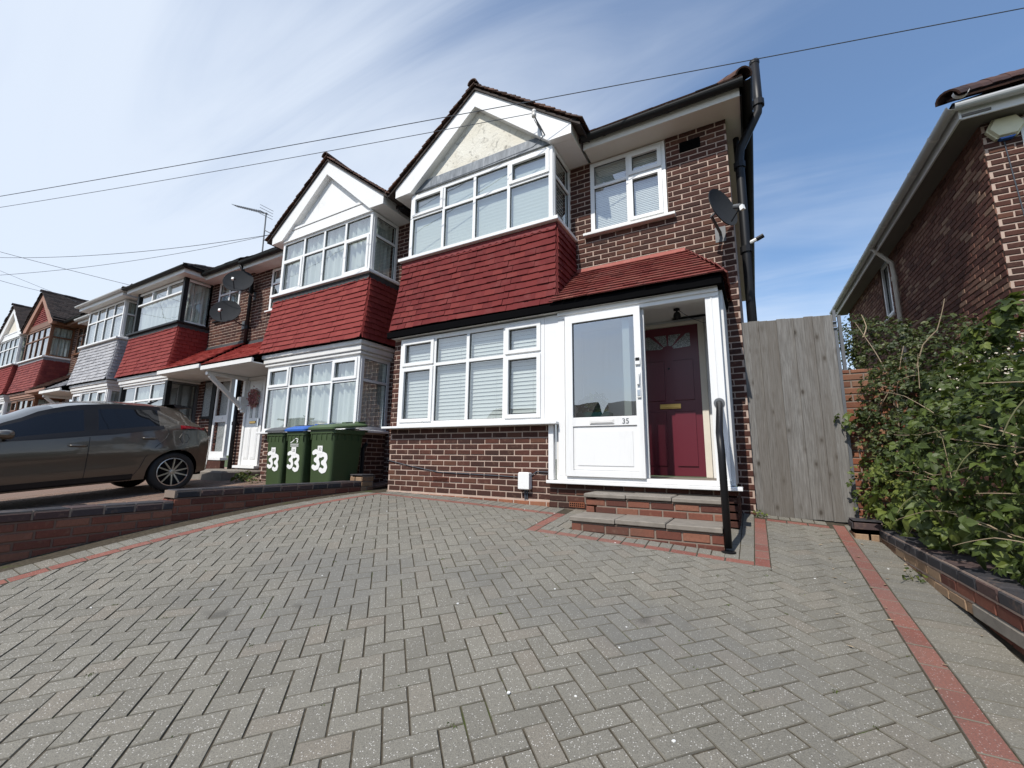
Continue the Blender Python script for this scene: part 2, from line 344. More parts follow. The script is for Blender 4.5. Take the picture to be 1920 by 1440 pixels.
# ------------------------------------------------------------------ mesh helpers
class MB:
    def __init__(s, T=None): s.v, s.f, s.r, s.m, s.T = [], [], [], [], T
    def add(s, vs, fs, r=0.5, m=0, T=None):
        b = len(s.v); T = T if T is not None else s.T
        if T is not None: vs = [T @ Vector(p) for p in vs]
        s.v += [tuple(p) for p in vs]; s.f += [tuple(b+i for i in f) for f in fs]
        s.r += [r]*len(fs); s.m += [m]*len(fs); return s
    def box(s, x0, x1, y0, y1, z0, z1, r=0.5, m=0, T=None):
        x0, x1 = min(x0, x1), max(x0, x1); y0, y1 = min(y0, y1), max(y0, y1); z0, z1 = min(z0, z1), max(z0, z1)
        vs = [(x, y, z) for z in (z0, z1) for x, y in ((x0, y0), (x1, y0), (x1, y1), (x0, y1))]
        return s.add(vs, [(3, 2, 1, 0), (4, 5, 6, 7), (0, 1, 5, 4), (1, 2, 6, 5), (2, 3, 7, 6), (3, 0, 4, 7)], r, m, T)
    def cbox(s, x0, x1, y0, y1, z0, z1, c=0.004, r=0.5, m=0, T=None):
        """box with its vertical and horizontal edges eased (chamfered all round by stacking three rings)"""
        x0, x1 = min(x0, x1), max(x0, x1); y0, y1 = min(y0, y1), max(y0, y1); z0, z1 = min(z0, z1), max(z0, z1)
        c = min(c, (x1-x0)*.45, (y1-y0)*.45, (z1-z0)*.45)
        vs = []
        for z, d in ((z0, c), (z0+c, 0), (z1-c, 0), (z1, c)):
            vs += [(x0+d+0*c, y0+d, z), (x1-d, y0+d, z), (x1-d, y1-d, z), (x0+d, y1-d, z)]
        fs = [(3, 2, 1, 0), (12, 13, 14, 15)]
        for k in range(3):
            for i in range(4):
                j = (i+1) % 4; fs.append((4*k+i, 4*k+j, 4*k+4+j, 4*k+4+i))
        return s.add(vs, fs, r, m, T)
    def prism(s, poly, f0, f1, r=0.5, m=0, T=None):
        """poly: list of 2D points; f0, f1 map a 2D point to the two end faces"""
        n = len(poly); vs = [f0(*p) for p in poly]+[f1(*p) for p in poly]
        fs = [tuple(range(n))[::-1], tuple(range(n, 2*n))]+[(i, (i+1) % n, n+(i+1) % n, n+i) for i in range(n)]
        return s.add(vs, fs, r, m, T)
    def tube(s, pts, rad, n=8, r=0.5, m=0, cap=True, T=None):
        pts = [Vector(p) for p in pts]; rads = rad if isinstance(rad, (list, tuple)) else [rad]*len(pts)
        vs, fs = [], []; up = None
        for i, p in enumerate(pts):
            d = (pts[min(i+1, len(pts)-1)]-pts[max(i-1, 0)]).normalized()
            if up is None:
                up = Vector((0, 0, 1)) if abs(d.z) < 0.9 else Vector((1, 0, 0))
            a = d.cross(up)
            if a.length < 1e-6: a = d.orthogonal()
            a.normalize(); b = a.cross(d); up = b
            for k in range(n):
                t = 2*PI*k/n; vs.append(p+rads[i]*(math.cos(t)*a+math.sin(t)*b))
        for i in range(len(pts)-1):
            for k in range(n):
                fs.append((i*n+k, i*n+(k+1) % n, (i+1)*n+(k+1) % n, (i+1)*n+k))
        if cap: fs += [tuple(range(n))[::-1], tuple(range((len(pts)-1)*n, len(pts)*n))]
        return s.add(vs, fs, r, m, T)
    def lathe(s, prof, n=20, r=0.5, m=0, T=None):
        """profile of (radius, height) turned about local Z"""
        vs = [(a*math.cos(2*PI*k/n), a*math.sin(2*PI*k/n), h) for a, h in prof for k in range(n)]
        fs = [(i*n+k, i*n+(k+1) % n, (i+1)*n+(k+1) % n, (i+1)*n+k) for i in range(len(prof)-1) for k in range(n)]
        return s.add(vs, fs, r, m, T)
    def grid(s, rows, r=0.5, m=0, T=None, closed=False):
        n = len(rows[0]); vs = [p for row in rows for p in row]
        fs = [(i*n+k, i*n+(k+1) % n, (i+1)*n+(k+1) % n, (i+1)*n+k) for i in range(len(rows)-1) for k in range(n if closed else n-1)]
        return s.add(vs, fs, r, m, T)
    def mesh(s, name, mats, smooth=False):
        me = bpy.data.meshes.new(name); me.from_pydata(s.v, [], s.f)
        for x in (mats if isinstance(mats, (list, tuple)) else [mats]): me.materials.append(x)
        if len(me.polygons) == len(s.m):
            if any(s.m): me.polygons.foreach_set('material_index', s.m)
            a = me.attributes.new('rnd', 'FLOAT', 'FACE'); a.data.foreach_set('value', s.r)
        if smooth: me.polygons.foreach_set('use_smooth', [True]*len(me.polygons))
        me.update(); return me
    def build(s, name, mats, parent=None, smooth=False, kind=None):
        return link(name, s.mesh(name, mats, smooth), parent, kind)
ROOT = {}
def link(name, data, parent=None, kind=None, M4=None):
    o = bpy.data.objects.new(name, data); COL.objects.link(o)
    if M4 is not None: o.matrix_basis = M4
    if parent is not None:
        o.parent = parent; w = wmat(parent); o.matrix_parent_inverse = w.inverted(); ROOT[o.name] = None
    if kind: o['kind'] = kind
    return o
def wmat(o):
    m = o.matrix_basis.copy()
    if o.parent is not None: m = wmat(o.parent) @ o.matrix_parent_inverse @ m
    return m
def thing(name, label, cat, loc, group=None):
    o = bpy.data.objects.new(name, None); COL.objects.link(o); o.location = loc; o.empty_display_size = 0.2
    o['label'] = label; o['category'] = cat
    if group: o['group'] = group
    return o
def tag(o, label, cat, group=None):
    o['label'] = label; o['category'] = cat
    if group: o['group'] = group
    return o
def frame(O, a, n):
    """matrix whose local X runs along a, local Y into the surface (against n), Z completes"""
    a = Vector(a).normalized(); y = -Vector(n).normalized(); z = a.cross(y)
    return Matrix(((a.x, y.x, z.x, O[0]), (a.y, y.y, z.y, O[1]), (a.z, y.z, z.z, O[2]), (0, 0, 0, 1)))
def project(p):
    d = Vector(p)-CAM; w = d.dot(CF)
    if w < 0.05: return None
    return 960+FPX*d.dot(CR)/w, 720-FPX*d.dot(CU)/w
def score(M4, w, h):
    """size in the picture of a rectangle w by h in the local XZ plane, 0 outside the frame"""
    q = [project(M4 @ Vector(p)) for p in ((0, 0, 0), (w, 0, 0), (w, 0, h), (0, 0, h))]
    if any(x is None for x in q): return 0.0
    cx = sum(x[0] for x in q)/4; cy = sum(x[1] for x in q)/4
    if not (-20 < cx < 1940 and -20 < cy < 1460): return 0.0
    return abs(sum(q[i][0]*q[(i+1) % 4][1]-q[(i+1) % 4][0]*q[i][1] for i in range(4)))/2
class Pieces:
    """alike pieces: the ones that show largest become objects that share mesh data, the rest one mesh"""
    cache = {}
    def __init__(s, name, mat, maker, stuff_name): s.name, s.mat, s.maker, s.stuff, s.L = name, mat, maker, stuff_name, []
    def add(s, key, M4, sc): s.L.append((sc, len(s.L), key, M4, rng.randrange(10)))
    def emit(s, parent, most=300, min_score=20.0):
        s.L.sort(key=lambda t: (-t[0], t[1]))
        single = [t for t in s.L[:most] if t[0] >= min_score]; rest = s.L[len(single):]
        for sc, _, key, M4, var in single:
            ck = (s.name, s.mat.name, key, var)
            if ck not in Pieces.cache:
                vs, fs = s.maker(key, var); Pieces.cache[ck] = MB().add(vs, fs, (var+0.5)/10).mesh(s.name, s.mat)
            link(s.name, Pieces.cache[ck], parent, None, M4)
        if rest:
            b = MB()
            for sc, _, key, M4, var in rest:
                vs, fs = s.maker(key, var); b.add(vs, fs, (var+0.5)/10, 0, M4)
            b.build(s.stuff, s.mat, parent, kind='stuff')
def make_brick(key, var):
    L, H = key; q = random.Random(var*77+int(L*1000)); j = lambda a: q.uniform(-a, a)
    c = 0.005
    back = [(0, .014, 0), (L, .014, 0), (L, .014, H), (0, .014, H)]
    ring = [(0+j(.0015), -.003, j(.002)), (L+j(.0015), -.003, j(.002)), (L+j(.0015), -.003, H+j(.002)), (0+j(.0015), -.003, H+j(.002))]
    d = -0.008+j(.002)
    fr = [(c+j(.001), d+j(.0012), c), (L-c+j(.001), d+j(.0012), c), (L-c, d+j(.0012), H-c+j(.001)), (c, d+j(.0012), H-c+j(.001))]
    fs = [(8, 9, 10, 11)]
    for i in range(4):
        k = (i+1) % 4; fs += [(i, k, 4+k, 4+i), (4+i, 4+k, 8+k, 8+i)]
    return back+ring+fr, fs
def make_tile(key, var):
    w, h = key; q = random.Random(var*31+int(w*1000)); j = lambda a: q.uniform(-a, a)
    g = 0.0006; b0 = -0.036+j(.004); t = 0.016
    x0, x1 = g, w-g; s0, s1 = j(.004), j(.004)
    vs = [(x0, b0, s0), (x1, b0+j(.003), s1), (x1, b0+t, s1), (x0, b0+t, s0), (x0, -0.006, h), (x1, -0.006, h), (x1, 0.004, h), (x0, 0.004, h)]
    return vs, [(0, 1, 2, 3)[::-1], (0, 1, 5, 4), (1, 2, 6, 5), (3, 0, 4, 7), (4, 5, 6, 7)]
def _fan():
    t = NT('obscured_glass', 0.12, 0, 0.6)
    n = t.voro(110)
    t.set('Base Color', t.mix(t.mr(n, 0.1, 0.6), (0.50, 0.52, 0.50), (0.14, 0.15, 0.15))); t.bump(n, 0.2, 0.003); return t.m
M['glass_fan'] = _fan()
# ------------------------------------------------------------------ builders for the buildings
def frame2(O, a, up):
    a = Vector(a).normalized(); up = Vector(up).normalized(); y = up.cross(a)
    return Matrix(((a.x, y.x, up.x, O[0]), (a.y, y.y, up.y, O[1]), (a.z, y.z, up.z, O[2]), (0, 0, 0, 1)))
FRONT, RIGHT, LEFT = ((1, 0, 0), (0, -1, 0)), ((0, 1, 0), (1, 0, 0)), ((0, -1, 0), (-1, 0, 0))
def brick_wall(pcs, parent, O, side, L, H, holes=(), mort='mortar', name='wall', off=0.0, course=0.075, blen=0.225, thick=0.11, top=None):
    """mortar body with recessed joints and bricks proud of it; holes are (a0, a1, b0, b1); top(a) trims a raking top"""
    T = frame(O, *side); b = MB(T)
    xs = sorted({0, L, *[min(max(h[i], 0), L) for h in holes for i in (0, 1)]}); zs = sorted({0, H, *[min(max(h[i], 0), H) for h in holes for i in (2, 3)]})
    for i in range(len(xs)-1):
        for k in range(len(zs)-1):
            mx, mz = (xs[i]+xs[i+1])/2, (zs[k]+zs[k+1])/2
            if any(h[0] < mx < h[1] and h[2] < mz < h[3] for h in holes): continue
            if top:
                zt0, zt1 = min(zs[k+1], top(xs[i])), min(zs[k+1], top(xs[i+1]))
                b.prism([(xs[i], zs[k]), (xs[i+1], zs[k]), (xs[i+1], zt1), (xs[i], zt0)], lambda x, z: (x, 0, z), lambda x, z: (x, thick, z))
            else: b.box(xs[i], xs[i+1], 0, thick, zs[k], zs[k+1])
    cells = {}
    for f in range(len(b.f)//6): cells[f] = b.v[f*8:f*8+8]
    left = set(cells)
    while left:                                     # one wall object for each connected piece
        grp = [left.pop()]; i = 0
        while i < len(grp):
            A = {tuple(round(c, 3) for c in p) for p in cells[grp[i]]}; i += 1
            for g in [g for g in left if len(A & {tuple(round(c, 3) for c in p) for p in cells[g]}) >= 4]: grp.append(g); left.discard(g)
        w_ = MB()
        for g in grp: w_.add(cells[g], [tuple(i-8*g for i in f) for f in b.f[g*6:g*6+6]])
        w_.build(name, M[mort], parent)
    k = 0
    while k*course < H-0.03:
        z0 = k*course; hgt = min(course-0.0145, H-z0-0.002)
        a = -blen+off+(k % 2)*blen/2
        while a < L:
            segs = [(max(a, 0), min(a+blen-0.0145, L))]
            for h in holes:
                if h[2]-0.02 < z0+0.032 < h[3]+0.012:
                    new = []
                    for s0, s1 in segs:
                        if h[1] <= s0 or h[0] >= s1: new.append((s0, s1)); continue
                        if s0 < h[0]-0.02: new.append((s0, h[0]-0.004))
                        if s1 > h[1]+0.02: new.append((h[1]+0.004, s1))
                    segs = new
            for s0, s1 in segs:
                w = round((s1-s0)/0.006)*0.006
                if w < 0.035: continue
                if top and z0+hgt > min(top(s0), top(s1)): continue
                M4 = T @ Matrix.Translation((s0, 0, z0)); pcs.add((round(w, 3), round(hgt, 3)), M4, score(M4, w, hgt))
            a += blen
        k += 1
def window(parent, O, side, W, H, cols, tz=None, sash=(), mat='white', fill='slats', sill=None, pitch=0.05, fw=0.06, label=None, depth=0.55, sash_mat=None, frac=1.0, glass='glass', room=True, ends=(0, 0)):
    """window (frame) with children sash, pane, blind or curtain, recess, sill. cols: inner mullion centres; tz: transom height"""
    T = frame(O, *side); b = MB(T); y0, y1 = -0.012, 0.055
    b.cbox(0, fw, y0, y1, 0, H); b.cbox(W-fw, W, y0, y1, 0, H)
    b.cbox(fw, W-fw, y0+.001, y1, 0, fw); b.cbox(fw, W-fw, y0+.001, y1, H-fw, H)
    edges = [fw]; mh = 0.024
    for c in cols:
        b.cbox(c-mh, c+mh, y0+.002, y1, fw, H-fw); edges += [c-mh, c+mh]
    edges.append(W-fw)
    cells = []
    for i in range(len(cols)+1):
        x0, x1 = edges[2*i], edges[2*i+1]
        if tz is None: cells.append((i, 0, x0, x1, fw, H-fw)); continue
        b.cbox(x0, x1, y0+.003, y1, tz-mh, tz+mh)
        cells += [(i, 0, x0, x1, fw, tz-mh), (i, 1, x0, x1, tz+mh, H-fw)]
    w = b.build('window', M[mat], parent)
    if label: w['label'] = label
    for i, k, x0, x1, z0, z1 in cells:
        d = 0.0
        if (i, k) in sash:
            d = 0.042; s = MB(T)
            s.cbox(x0-.01, x0+d, -0.03, 0.03, z0-.01, z1+.01); s.cbox(x1-d, x1+.01, -0.03, 0.03, z0-.01, z1+.01)
            s.cbox(x0+d, x1-d, -0.029, 0.03, z0-.01, z0+d); s.cbox(x0+d, x1-d, -0.029, 0.03, z1-d, z1+.01)
            s.build('sash', M[sash_mat or mat], w)
        q = MB(T)
        # black gasket line round the glass, then the pane
        g = 0.006
        for e in ((x0+d, x0+d+g, z0+d, z1-d), (x1-d-g, x1-d, z0+d, z1-d), (x0+d+g, x1-d-g, z0+d, z0+d+g), (x0+d+g, x1-d-g, z1-d-g, z1-d)):
            q.box(e[0], e[1], 0.008, 0.02, e[2], e[3], m=1)
        q.add([(x0+d, .018, z0+d), (x1-d, .018, z0+d), (x1-d, .018, z1-d), (x0+d, .018, z1-d)], [(0, 1, 2, 3)])
        q.build('pane', [M[glass], M['rubber']], w)
    r = MB(T)
    X0, X1, Z0, Z1, Y0, Y1 = fw*.6, W-fw*.6, fw*.6, H-fw*.6, 0.056, depth
    r.add([(X0, Y0, Z0), (X1, Y0, Z0), (X1, Y0, Z1), (X0, Y0, Z1), (X0, Y1, Z0), (X1, Y1, Z0), (X1, Y1, Z1), (X0, Y1, Z1)],
          [(4, 5, 6, 7), (0, 1, 5, 4), (1, 2, 6, 5), (2, 3, 7, 6), (3, 0, 4, 7)])
    if room: r.build('recess', M['room'], w)
    X0 += ends[0]; X1 -= ends[1]
    f = MB(T)
    if fill == 'slats':
        z = Z1-0.03; q = random.Random(int(W*1000))
        f.box(X0+.01, X1-.01, .075, .105, Z1-.035, Z1)
        while z > Z0+(Z1-Z0)*(1-frac)+.02:
            t = q.uniform(-.002, .002); hh = pitch*0.965; dy = 0.20*pitch
            f.add([(X0+.012, .08, z-hh+t), (X1-.012, .08, z-hh-t), (X1-.012, .08+dy*.8, z-hh*.5-t), (X0+.012, .08+dy*.8, z-hh*.5+t), (X1-.012, .08+dy, z-t), (X0+.012, .08+dy, z+t)],
                  [(0, 1, 2, 3), (3, 2, 4, 5)])
            z -= pitch
        for k in range(len(cols)+1):
            x = edges[2*k]+(edges[2*k+1]-edges[2*k])*0.72
            f.box(x, x+.002, .078, .080, Z0, Z1-.03)
        f.build('blind', M['blind'], w)
    elif fill == 'pleat':
        z = Z1; rows = []; k = 0
        while z > Z0:
            rows.append([(X0, 0.075+(k % 2)*.0015, z), (X1, .075+(k % 2)*.0015, z)]); z -= 0.028; k += 1
        f.grid(rows); f.build('blind', M['blind_grey'], w)
    elif fill == 'curtain':
        q = random.Random(int(W*977+O[0]*31)); n = int(W*55)+8; ph = q.uniform(0, 6); rows = []
        for z in (Z1, Z0+(Z1-Z0)*.66, Z0+(Z1-Z0)*.33, Z0):
            rows.append([(X0+(X1-X0)*i/n, .125+.034*math.sin(i*.82+ph+.6*math.sin(i*.27+z))+.020*math.sin(i*.37+1.5*z)+.008*math.sin(i*2.1), z) for i in range(n+1)])
        f.grid(rows); f.build('curtain', M['curtain'], w, smooth=True)
    if sill:
        p, over, hz, sm = sill
        s = MB(T); s.cbox(-over, W+over, -p, 0.02, -hz, -0.002, .006); s.build('sill', M[sm], w)
    return w
def bay_profile(t, dz):
    k = (1-t)**1.5
    return 1.375+0.06*k, -0.67-0.15*k, 3.455+dz+1.185*t
def tile_hang(pcs, parent, c, dz, lead, rows=12, core='black_matt'):
    b = MB(); R = []
    for i in range(13):
        u, y, z = bay_profile(i/12, dz); R.append([(c-u+.012, 0, z), (c-u+.012, y+.012, z), (c+u-.012, y+.012, z), (c+u-.012, 0, z)])
    b.grid(R); u, y, z = bay_profile(0, dz); b.add(R[0], [(0, 1, 2, 3)]); b.build('bay_apron', M[core], parent)
    for k in range(rows):
        t = k/rows; u, y, z = bay_profile(t, dz); u2, y2, z2 = bay_profile(t+0.06, dz)
        h = 0.19 if k < rows-1 else 0.11
        for O, a, up, L in (((c-u, y, z), (1, 0, 0), (0, y2-y, z2-z), 2*u), ((c+u, y, z), (0, 1, 0), (u2-u, 0, z2-z), -y), ((c-u, 0, z), (0, -1, 0), (u-u2, 0, z2-z), -y)):
            T = frame2(O, a, up); x = -(k % 2)*0.0825
            while x < L-0.01:
                x0, x1 = max(x, 0), min(x+0.165, L)
                if x1-x0 > 0.03:
                    M4 = T @ Matrix.Translation((x0, rng.uniform(-.002, .001), .007*math.sin(1.9*x0+k*.8)+rng.uniform(-.0012, .0012))) @ Matrix.Rotation(rng.uniform(-.008, .008), 4, 'Y')
                    pcs.add((round((x1-x0)/.01)*.01, h), M4, score(M4, x1-x0, 0.1))
                x += 0.165
    if lead:
        u, y, z = bay_profile(0.97, dz); b = MB(); zt = 4.665+dz
        for O, a, L in (((c-u-.01, y-.03, 0), (1, 0, 0), 2*u+.02), ((c+u+.03, y-.03, 0), (0, 1, 0), -y+.03), ((c-u-.03, 0, 0), (0, -1, 0), -y+.03)):
            T = frame2(O, a, (0, 0, 1)); n = int(L/0.014); r0, r1, r2 = [], [], []
            for i in range(n+1):
                x = L*i/n; zb = zt-0.085-0.026*abs(math.sin(PI*x/0.115))
                r0.append((x, 0.012, zt)); r1.append((x, -.006, zb)); r2.append((x, .006, zb))
            b.grid([r2, r1, r0], T=T)
        b.build('lead_flashing', M[lead], parent)
def bay_sill(parent, c, dz, mat):
    b = MB(); z0, z1 = 4.663+dz, 4.718+dz
    b.cbox(c-1.43, c+1.43, -.755, -.60, z0, z1, .006)
    b.cbox(c-1.43, c-1.30, -.598, 0, z0, z1-.002, .006); b.cbox(c+1.30, c+1.43, -.598, 0, z0, z1-.002, .006)
    b.build('bay_sill', M[mat], parent)
def bay_windows(parent, c, z, H, yf, cols, tz, sash, mat, fill, side_fill, half=1.31, post=None, pitch=.05, side_tz=True, sash_mat=None):
    window(parent, (c-half, yf, z), FRONT, 2*half, H, cols, tz, sash, mat, fill, pitch=pitch, sash_mat=sash_mat, room=False)
    D = -yf-.02
    b = MB(); b.box(c-half+.17, c+half-.17, yf+.19, -.005, z+.03, z+H-.03); b.build('bay_light_stop', M['room'], parent)  # solid dark block added behind the blinds to stop light and see-through
    for O, sd, en in (((c+half, yf+.02, z+.002), RIGHT, (.045, 0)), ((c-half, 0, z+.002), LEFT, (0, .045))):
        window(parent, O, sd, D, H-.004, (), tz if side_tz else None, (), mat, side_fill, room=False, ends=en)
    if post:
        b = MB()
        for s in (-1, 1):
            b.cbox(c+s*(half+.018), c+s*(half-.075), yf-.03, yf+.07, z-.02, z+H+.02, .004)
            b.box(c+s*(half+.012), c+s*(half-.05), -.06, -.001, z-.02, z+H+.02)
        b.build('bay_post', M[post], parent)
def ridge_tiles(parent, p0, p1, mat, r=.085):
    p0, p1 = Vector(p0), Vector(p1); L = (p1-p0).length; d = (p1-p0)/L; n = max(1, int(L/.32))
    side = d.cross(Vector((0, 0, 1))).normalized(); up = side.cross(d)
    for i in range(n):
        b = MB(); a = p0+d*(L*i/n); e = p0+d*(L*(i+1)/n-.006); sh = rng.uniform(-.006, .006)
        out, inn = [], []
        for q in (a, e):
            out.append([q+side*(r*1.05*math.cos(t))+up*(r*math.sin(t)+sh) for t in [PI*k/8 for k in range(9)]])
            inn.append([q+side*(r*.86*math.cos(t))+up*(r*.82*math.sin(t)+sh) for t in [PI*k/8 for k in range(9)]])
        b.grid(out, rng.random()); b.grid([x[::-1] for x in inn], .3); b.grid([out[0], inn[0]][::-1], .4); b.grid([out[1], inn[1]], .4)
        b.build('ridge_tile', M[mat], parent)
def tile_slope(pcs, O, a, up, rows, length, gauge=0.1, w=0.165, h=None, lim=None):
    """courses of tiles up a slope; length(k) -> (start, end) along a for course k"""
    for k in range(rows):
        T = frame2(Vector(O)+Vector(up).normalized()*gauge*k, a, up); s, e = length(k); x = s-(k % 2)*w/2
        while x < e-.01:
            x0, x1 = max(x, s), min(x+w, e)
            if x1-x0 > .03:
                M4 = T @ Matrix.Translation((x0, 0, 0)) @ Matrix.Rotation(rng.uniform(-.008, .008), 4, 'Y')
                pcs.add((round((x1-x0)/.01)*.01, h or gauge*1.9), M4, score(M4, x1-x0, gauge))
            x += w
def gable(parent, c, dz, roofm, barge, ped, style, single=True, depth=3.2, gut='gutter', box=None):
    za, ze, zb = 7.30+dz, 6.06+dz, 5.90+dz; yf, yp = -.715, -.60
    box = box or barge
    for s in (-1, 1):
        b = MB(); P = [(0, za), (1.62*s, ze), (1.62*s, zb), (1.28*s, zb+.01), (0, za-.285)]
        if s < 0: P = P[::-1]
        b.prism(P, lambda u, z: (c+u, yf, z), lambda u, z: (c+u, yp+.002, z)); b.build('bargeboard', M[barge], parent)
        b = MB(); b.box(c+s*1.29, c+s*1.618, yp+.003, 0, zb+.002, ze+.10); b.build('soffit_box', M[box], parent)
        # gutter along the side of the gable roof
        b = MB(); gx = c+s*1.685
        prof = [(.055*math.cos(t), .055*math.sin(t)) for t in [PI+PI*k/8 for k in range(9)]]
        rows = [[(gx+px, y, ze+.045+pz) for px, pz in prof] for y in (yf-.02, -.30)]
        b.grid(rows); b.grid([[(gx+px*.86, y, ze+.047+pz*.86) for px, pz in prof][::-1] for y in (yf-.02, -.30)])
        b.prism(prof, lambda px, pz: (gx+px, yf-.021, ze+.045+pz), lambda px, pz: (gx+px, yf-.014, ze+.045+pz))
        b.build('gable_gutter', M[gut], parent)
    b = MB(); b.prism([(-1.36, zb+.02), (1.36, zb+.02), (0, za-.24)], lambda u, z: (c+u, yp, z), lambda u, z: (c+u, yp+.06, z)); b.build('pediment', M[ped], parent)
    if style == 'lead':
        b = MB(); b.prism([(yp-.035, zb+.03), (yp-.012, zb+.225), (yp+.01, zb+.225), (yp+.01, zb+.03)], lambda y, z: (c-1.28, y, z), lambda y, z: (c+1.28, y, z)); b.build('lead_strip', M['lead'], parent)
    elif style == 'frieze':
        b = MB(); b.cbox(c-1.29, c+1.29, yp-.05, yp+.01, zb-.005, zb+.20); b.cbox(c-1.29, c+1.29, yp-.065, yp+.01, zb+.205, zb+.255); b.cbox(c-1.31, c+1.31, yp-.075, yp+.01, zb-.03, zb-.006); b.build('frieze', M['white'], parent)
    elif style == 'tiles':
        pc = Pieces('pediment_tile', M['tile27'], make_tile, 'pediment_tiles'); z = zb+.22; k = 0
        while z < za-.34:
            u = (za-.30-z)/(za-.30-zb)*1.34; x = -u
            T = frame2((c, yp-.004, z), (1, 0, 0), (0, .05, 1))
            while x < u-.03:
                pc.add((round(min(.165, u-x)/.01)*.01, .13), T @ Matrix.Translation((x, 0, 0)), 0); x += .165
            z += .085; k += 1
        pc.emit(parent, 0); b = MB(); b.box(c-1.29, c+1.29, yp-.05, yp+.01, zb, zb+.20); b.build('frieze', M['brown'], parent)
    # roof: solid deck, verge tiles in courses, ridge
    sl = Vector((1.62, 0, -(za-ze))).normalized(); b = MB(); up = .035
    for s in (-1, 1):
        P = [(0, za+up), (1.76*s, ze+up-.108), (1.76*s, ze-.108), (0, za+.002)]
        if s < 0: P = P[::-1]
        b.prism(P, lambda u, z: (c+u, yf-.03, z), lambda u, z: (c+u, depth, z))
    b.build('roof_deck', M['roof_dark'], parent)
    pc = Pieces('roof_tile', M[roofm], make_tile, 'roof_tiles')
    for s in (-1, 1):
        upv = Vector((-s*sl.x, 0, -sl.z)); a = (0, s, 0); LEN = .66 if single else depth-yf
        O = Vector((c+s*1.78, yf-.075 if s > 0 else yf-.075+LEN, ze+up-.118))+Vector((s*.6, 0, .79))*.022
        tile_slope(pc, O, a, upv, 22, lambda k: (rng.uniform(0, .018), LEN) if s > 0 else (0, LEN-rng.uniform(0, .018)))
    pc.emit(parent, 300 if single else 0)
    ridge_tiles(parent, (c, yf-.10, za+.055), (c, yf+(1.0 if single else depth-yf), za+.055), roofm)
def hip_bay_roof(parent, c, dz, roofm, box, gut):
    """low hipped roof over a bay without gable: soffit box, gutter, tiled slopes and hip tiles"""
    ze, ov, yf = 6.06+dz, 1.62, -.82
    b = MB(); b.box(c-ov, c+ov, yf, 0, ze-.15, ze-.03); b.build('soffit_box', M[box], parent)
    b = MB(); prof = [(.06*math.cos(t), .055*math.sin(t)) for t in [PI+PI*k/8 for k in range(9)]]
    b.grid([[(x, yf-.05+p, ze+q) for p, q in prof] for x in (c-ov-.09, c+ov+.09)])
    for s in (-1, 1): b.grid([[(c+s*(ov+.05)+p, y, ze+q) for p, q in prof] for y in (yf-.10, -.32)])
    b.grid([[(x, yf-.05+p*.8, ze+.003+q*.8) for p, q in prof] for x in (c-ov-.09, c+ov+.09)])
    b.build('bay_gutter', M[gut], parent)
    run = 1.9; h = .42*run
    A, B = (c-ov, yf, ze+.02), (c+ov, yf, ze+.02); C, D = (c+ov-.95, yf+1.5, ze+.02+.62), (c-ov+.95, yf+1.5, ze+.02+.62)
    E, F = (c+ov, .9, ze+.02), (c-ov, .9, ze+.02)
    b = MB(); b.add([A, B, C, D, E, F, (c+ov-.95, 2.4, ze+.64), (c-ov+.95, 2.4, ze+.64)], [(0, 1, 2, 3), (1, 4, 6, 2), (0, 3, 7, 5), (3, 2, 6, 7)]); b.build('roof_deck', M['roof_dark'], parent)
    pc = Pieces('roof_tile', M[roofm], make_tile, 'roof_tiles')
    n = 15
    tile_slope(pc, (c-ov, yf, ze+.04), (1, 0, 0), (0, 1.5, .62), n, lambda k: (.95*k/n, 2*ov-.95*k/n))
    tile_slope(pc, (c+ov, yf, ze+.04), (0, 1, 0), (-.95, 0, .62), 11, lambda k: (1.5*k/11, 2.6))
    tile_slope(pc, (c-ov, yf+2.6, ze+.04), (0, -1, 0), (.95, 0, .62), 11, lambda k: (0, 2.6-1.5*k/11))
    pc.emit(parent, 0)
    ridge_tiles(parent, B, C, roofm, .075); ridge_tiles(parent, A, D, roofm, .075)
    ridge_tiles(parent, D, C, roofm, .075)
def main_roof(parent, x0, x1, dz, roofm, y0=-.40, coarse=True, hip=False):
    z0 = 6.02+dz; rise = math.tan(math.radians(33)); yr = 3.9
    xa = x1-(2.6 if hip else 0)
    b = MB(); P = [(x0, y0, z0), (x1, y0, z0), (xa, yr, z0+(yr-y0)*rise), (x0, yr, z0+(yr-y0)*rise)]
    b.add(P+[(p[0], p[1], p[2]-.06) for p in P], [(0, 1, 2, 3), (7, 6, 5, 4), (0, 4, 5, 1), (1, 5, 6, 2), (3, 7, 4, 0)])
    if hip: b.add([(x1, y0, z0), (x1, 8.2, z0), (xa, yr, z0+(yr-y0)*rise)], [(0, 1, 2)])
    b.build('roof', M['roof_dark'], parent)
    pc = Pieces('roof_slate', M[roofm], make_tile, 'roof_courses'); g = .16
    L = math.hypot(yr-y0, (yr-y0)*rise); n = int(L/g)
    tile_slope(pc, (x0, y0-.02, z0+.02), (1, 0, 0), (0, 1, rise), n, lambda k: (0, x1-x0-(x1-xa)*k/n), g, .26)
    pc.emit(parent, 0)
    if hip: ridge_tiles(parent, (x1+.02, y0-.04, z0+.03), (xa, yr, z0+(yr-y0)*rise+.05), roofm, .10)
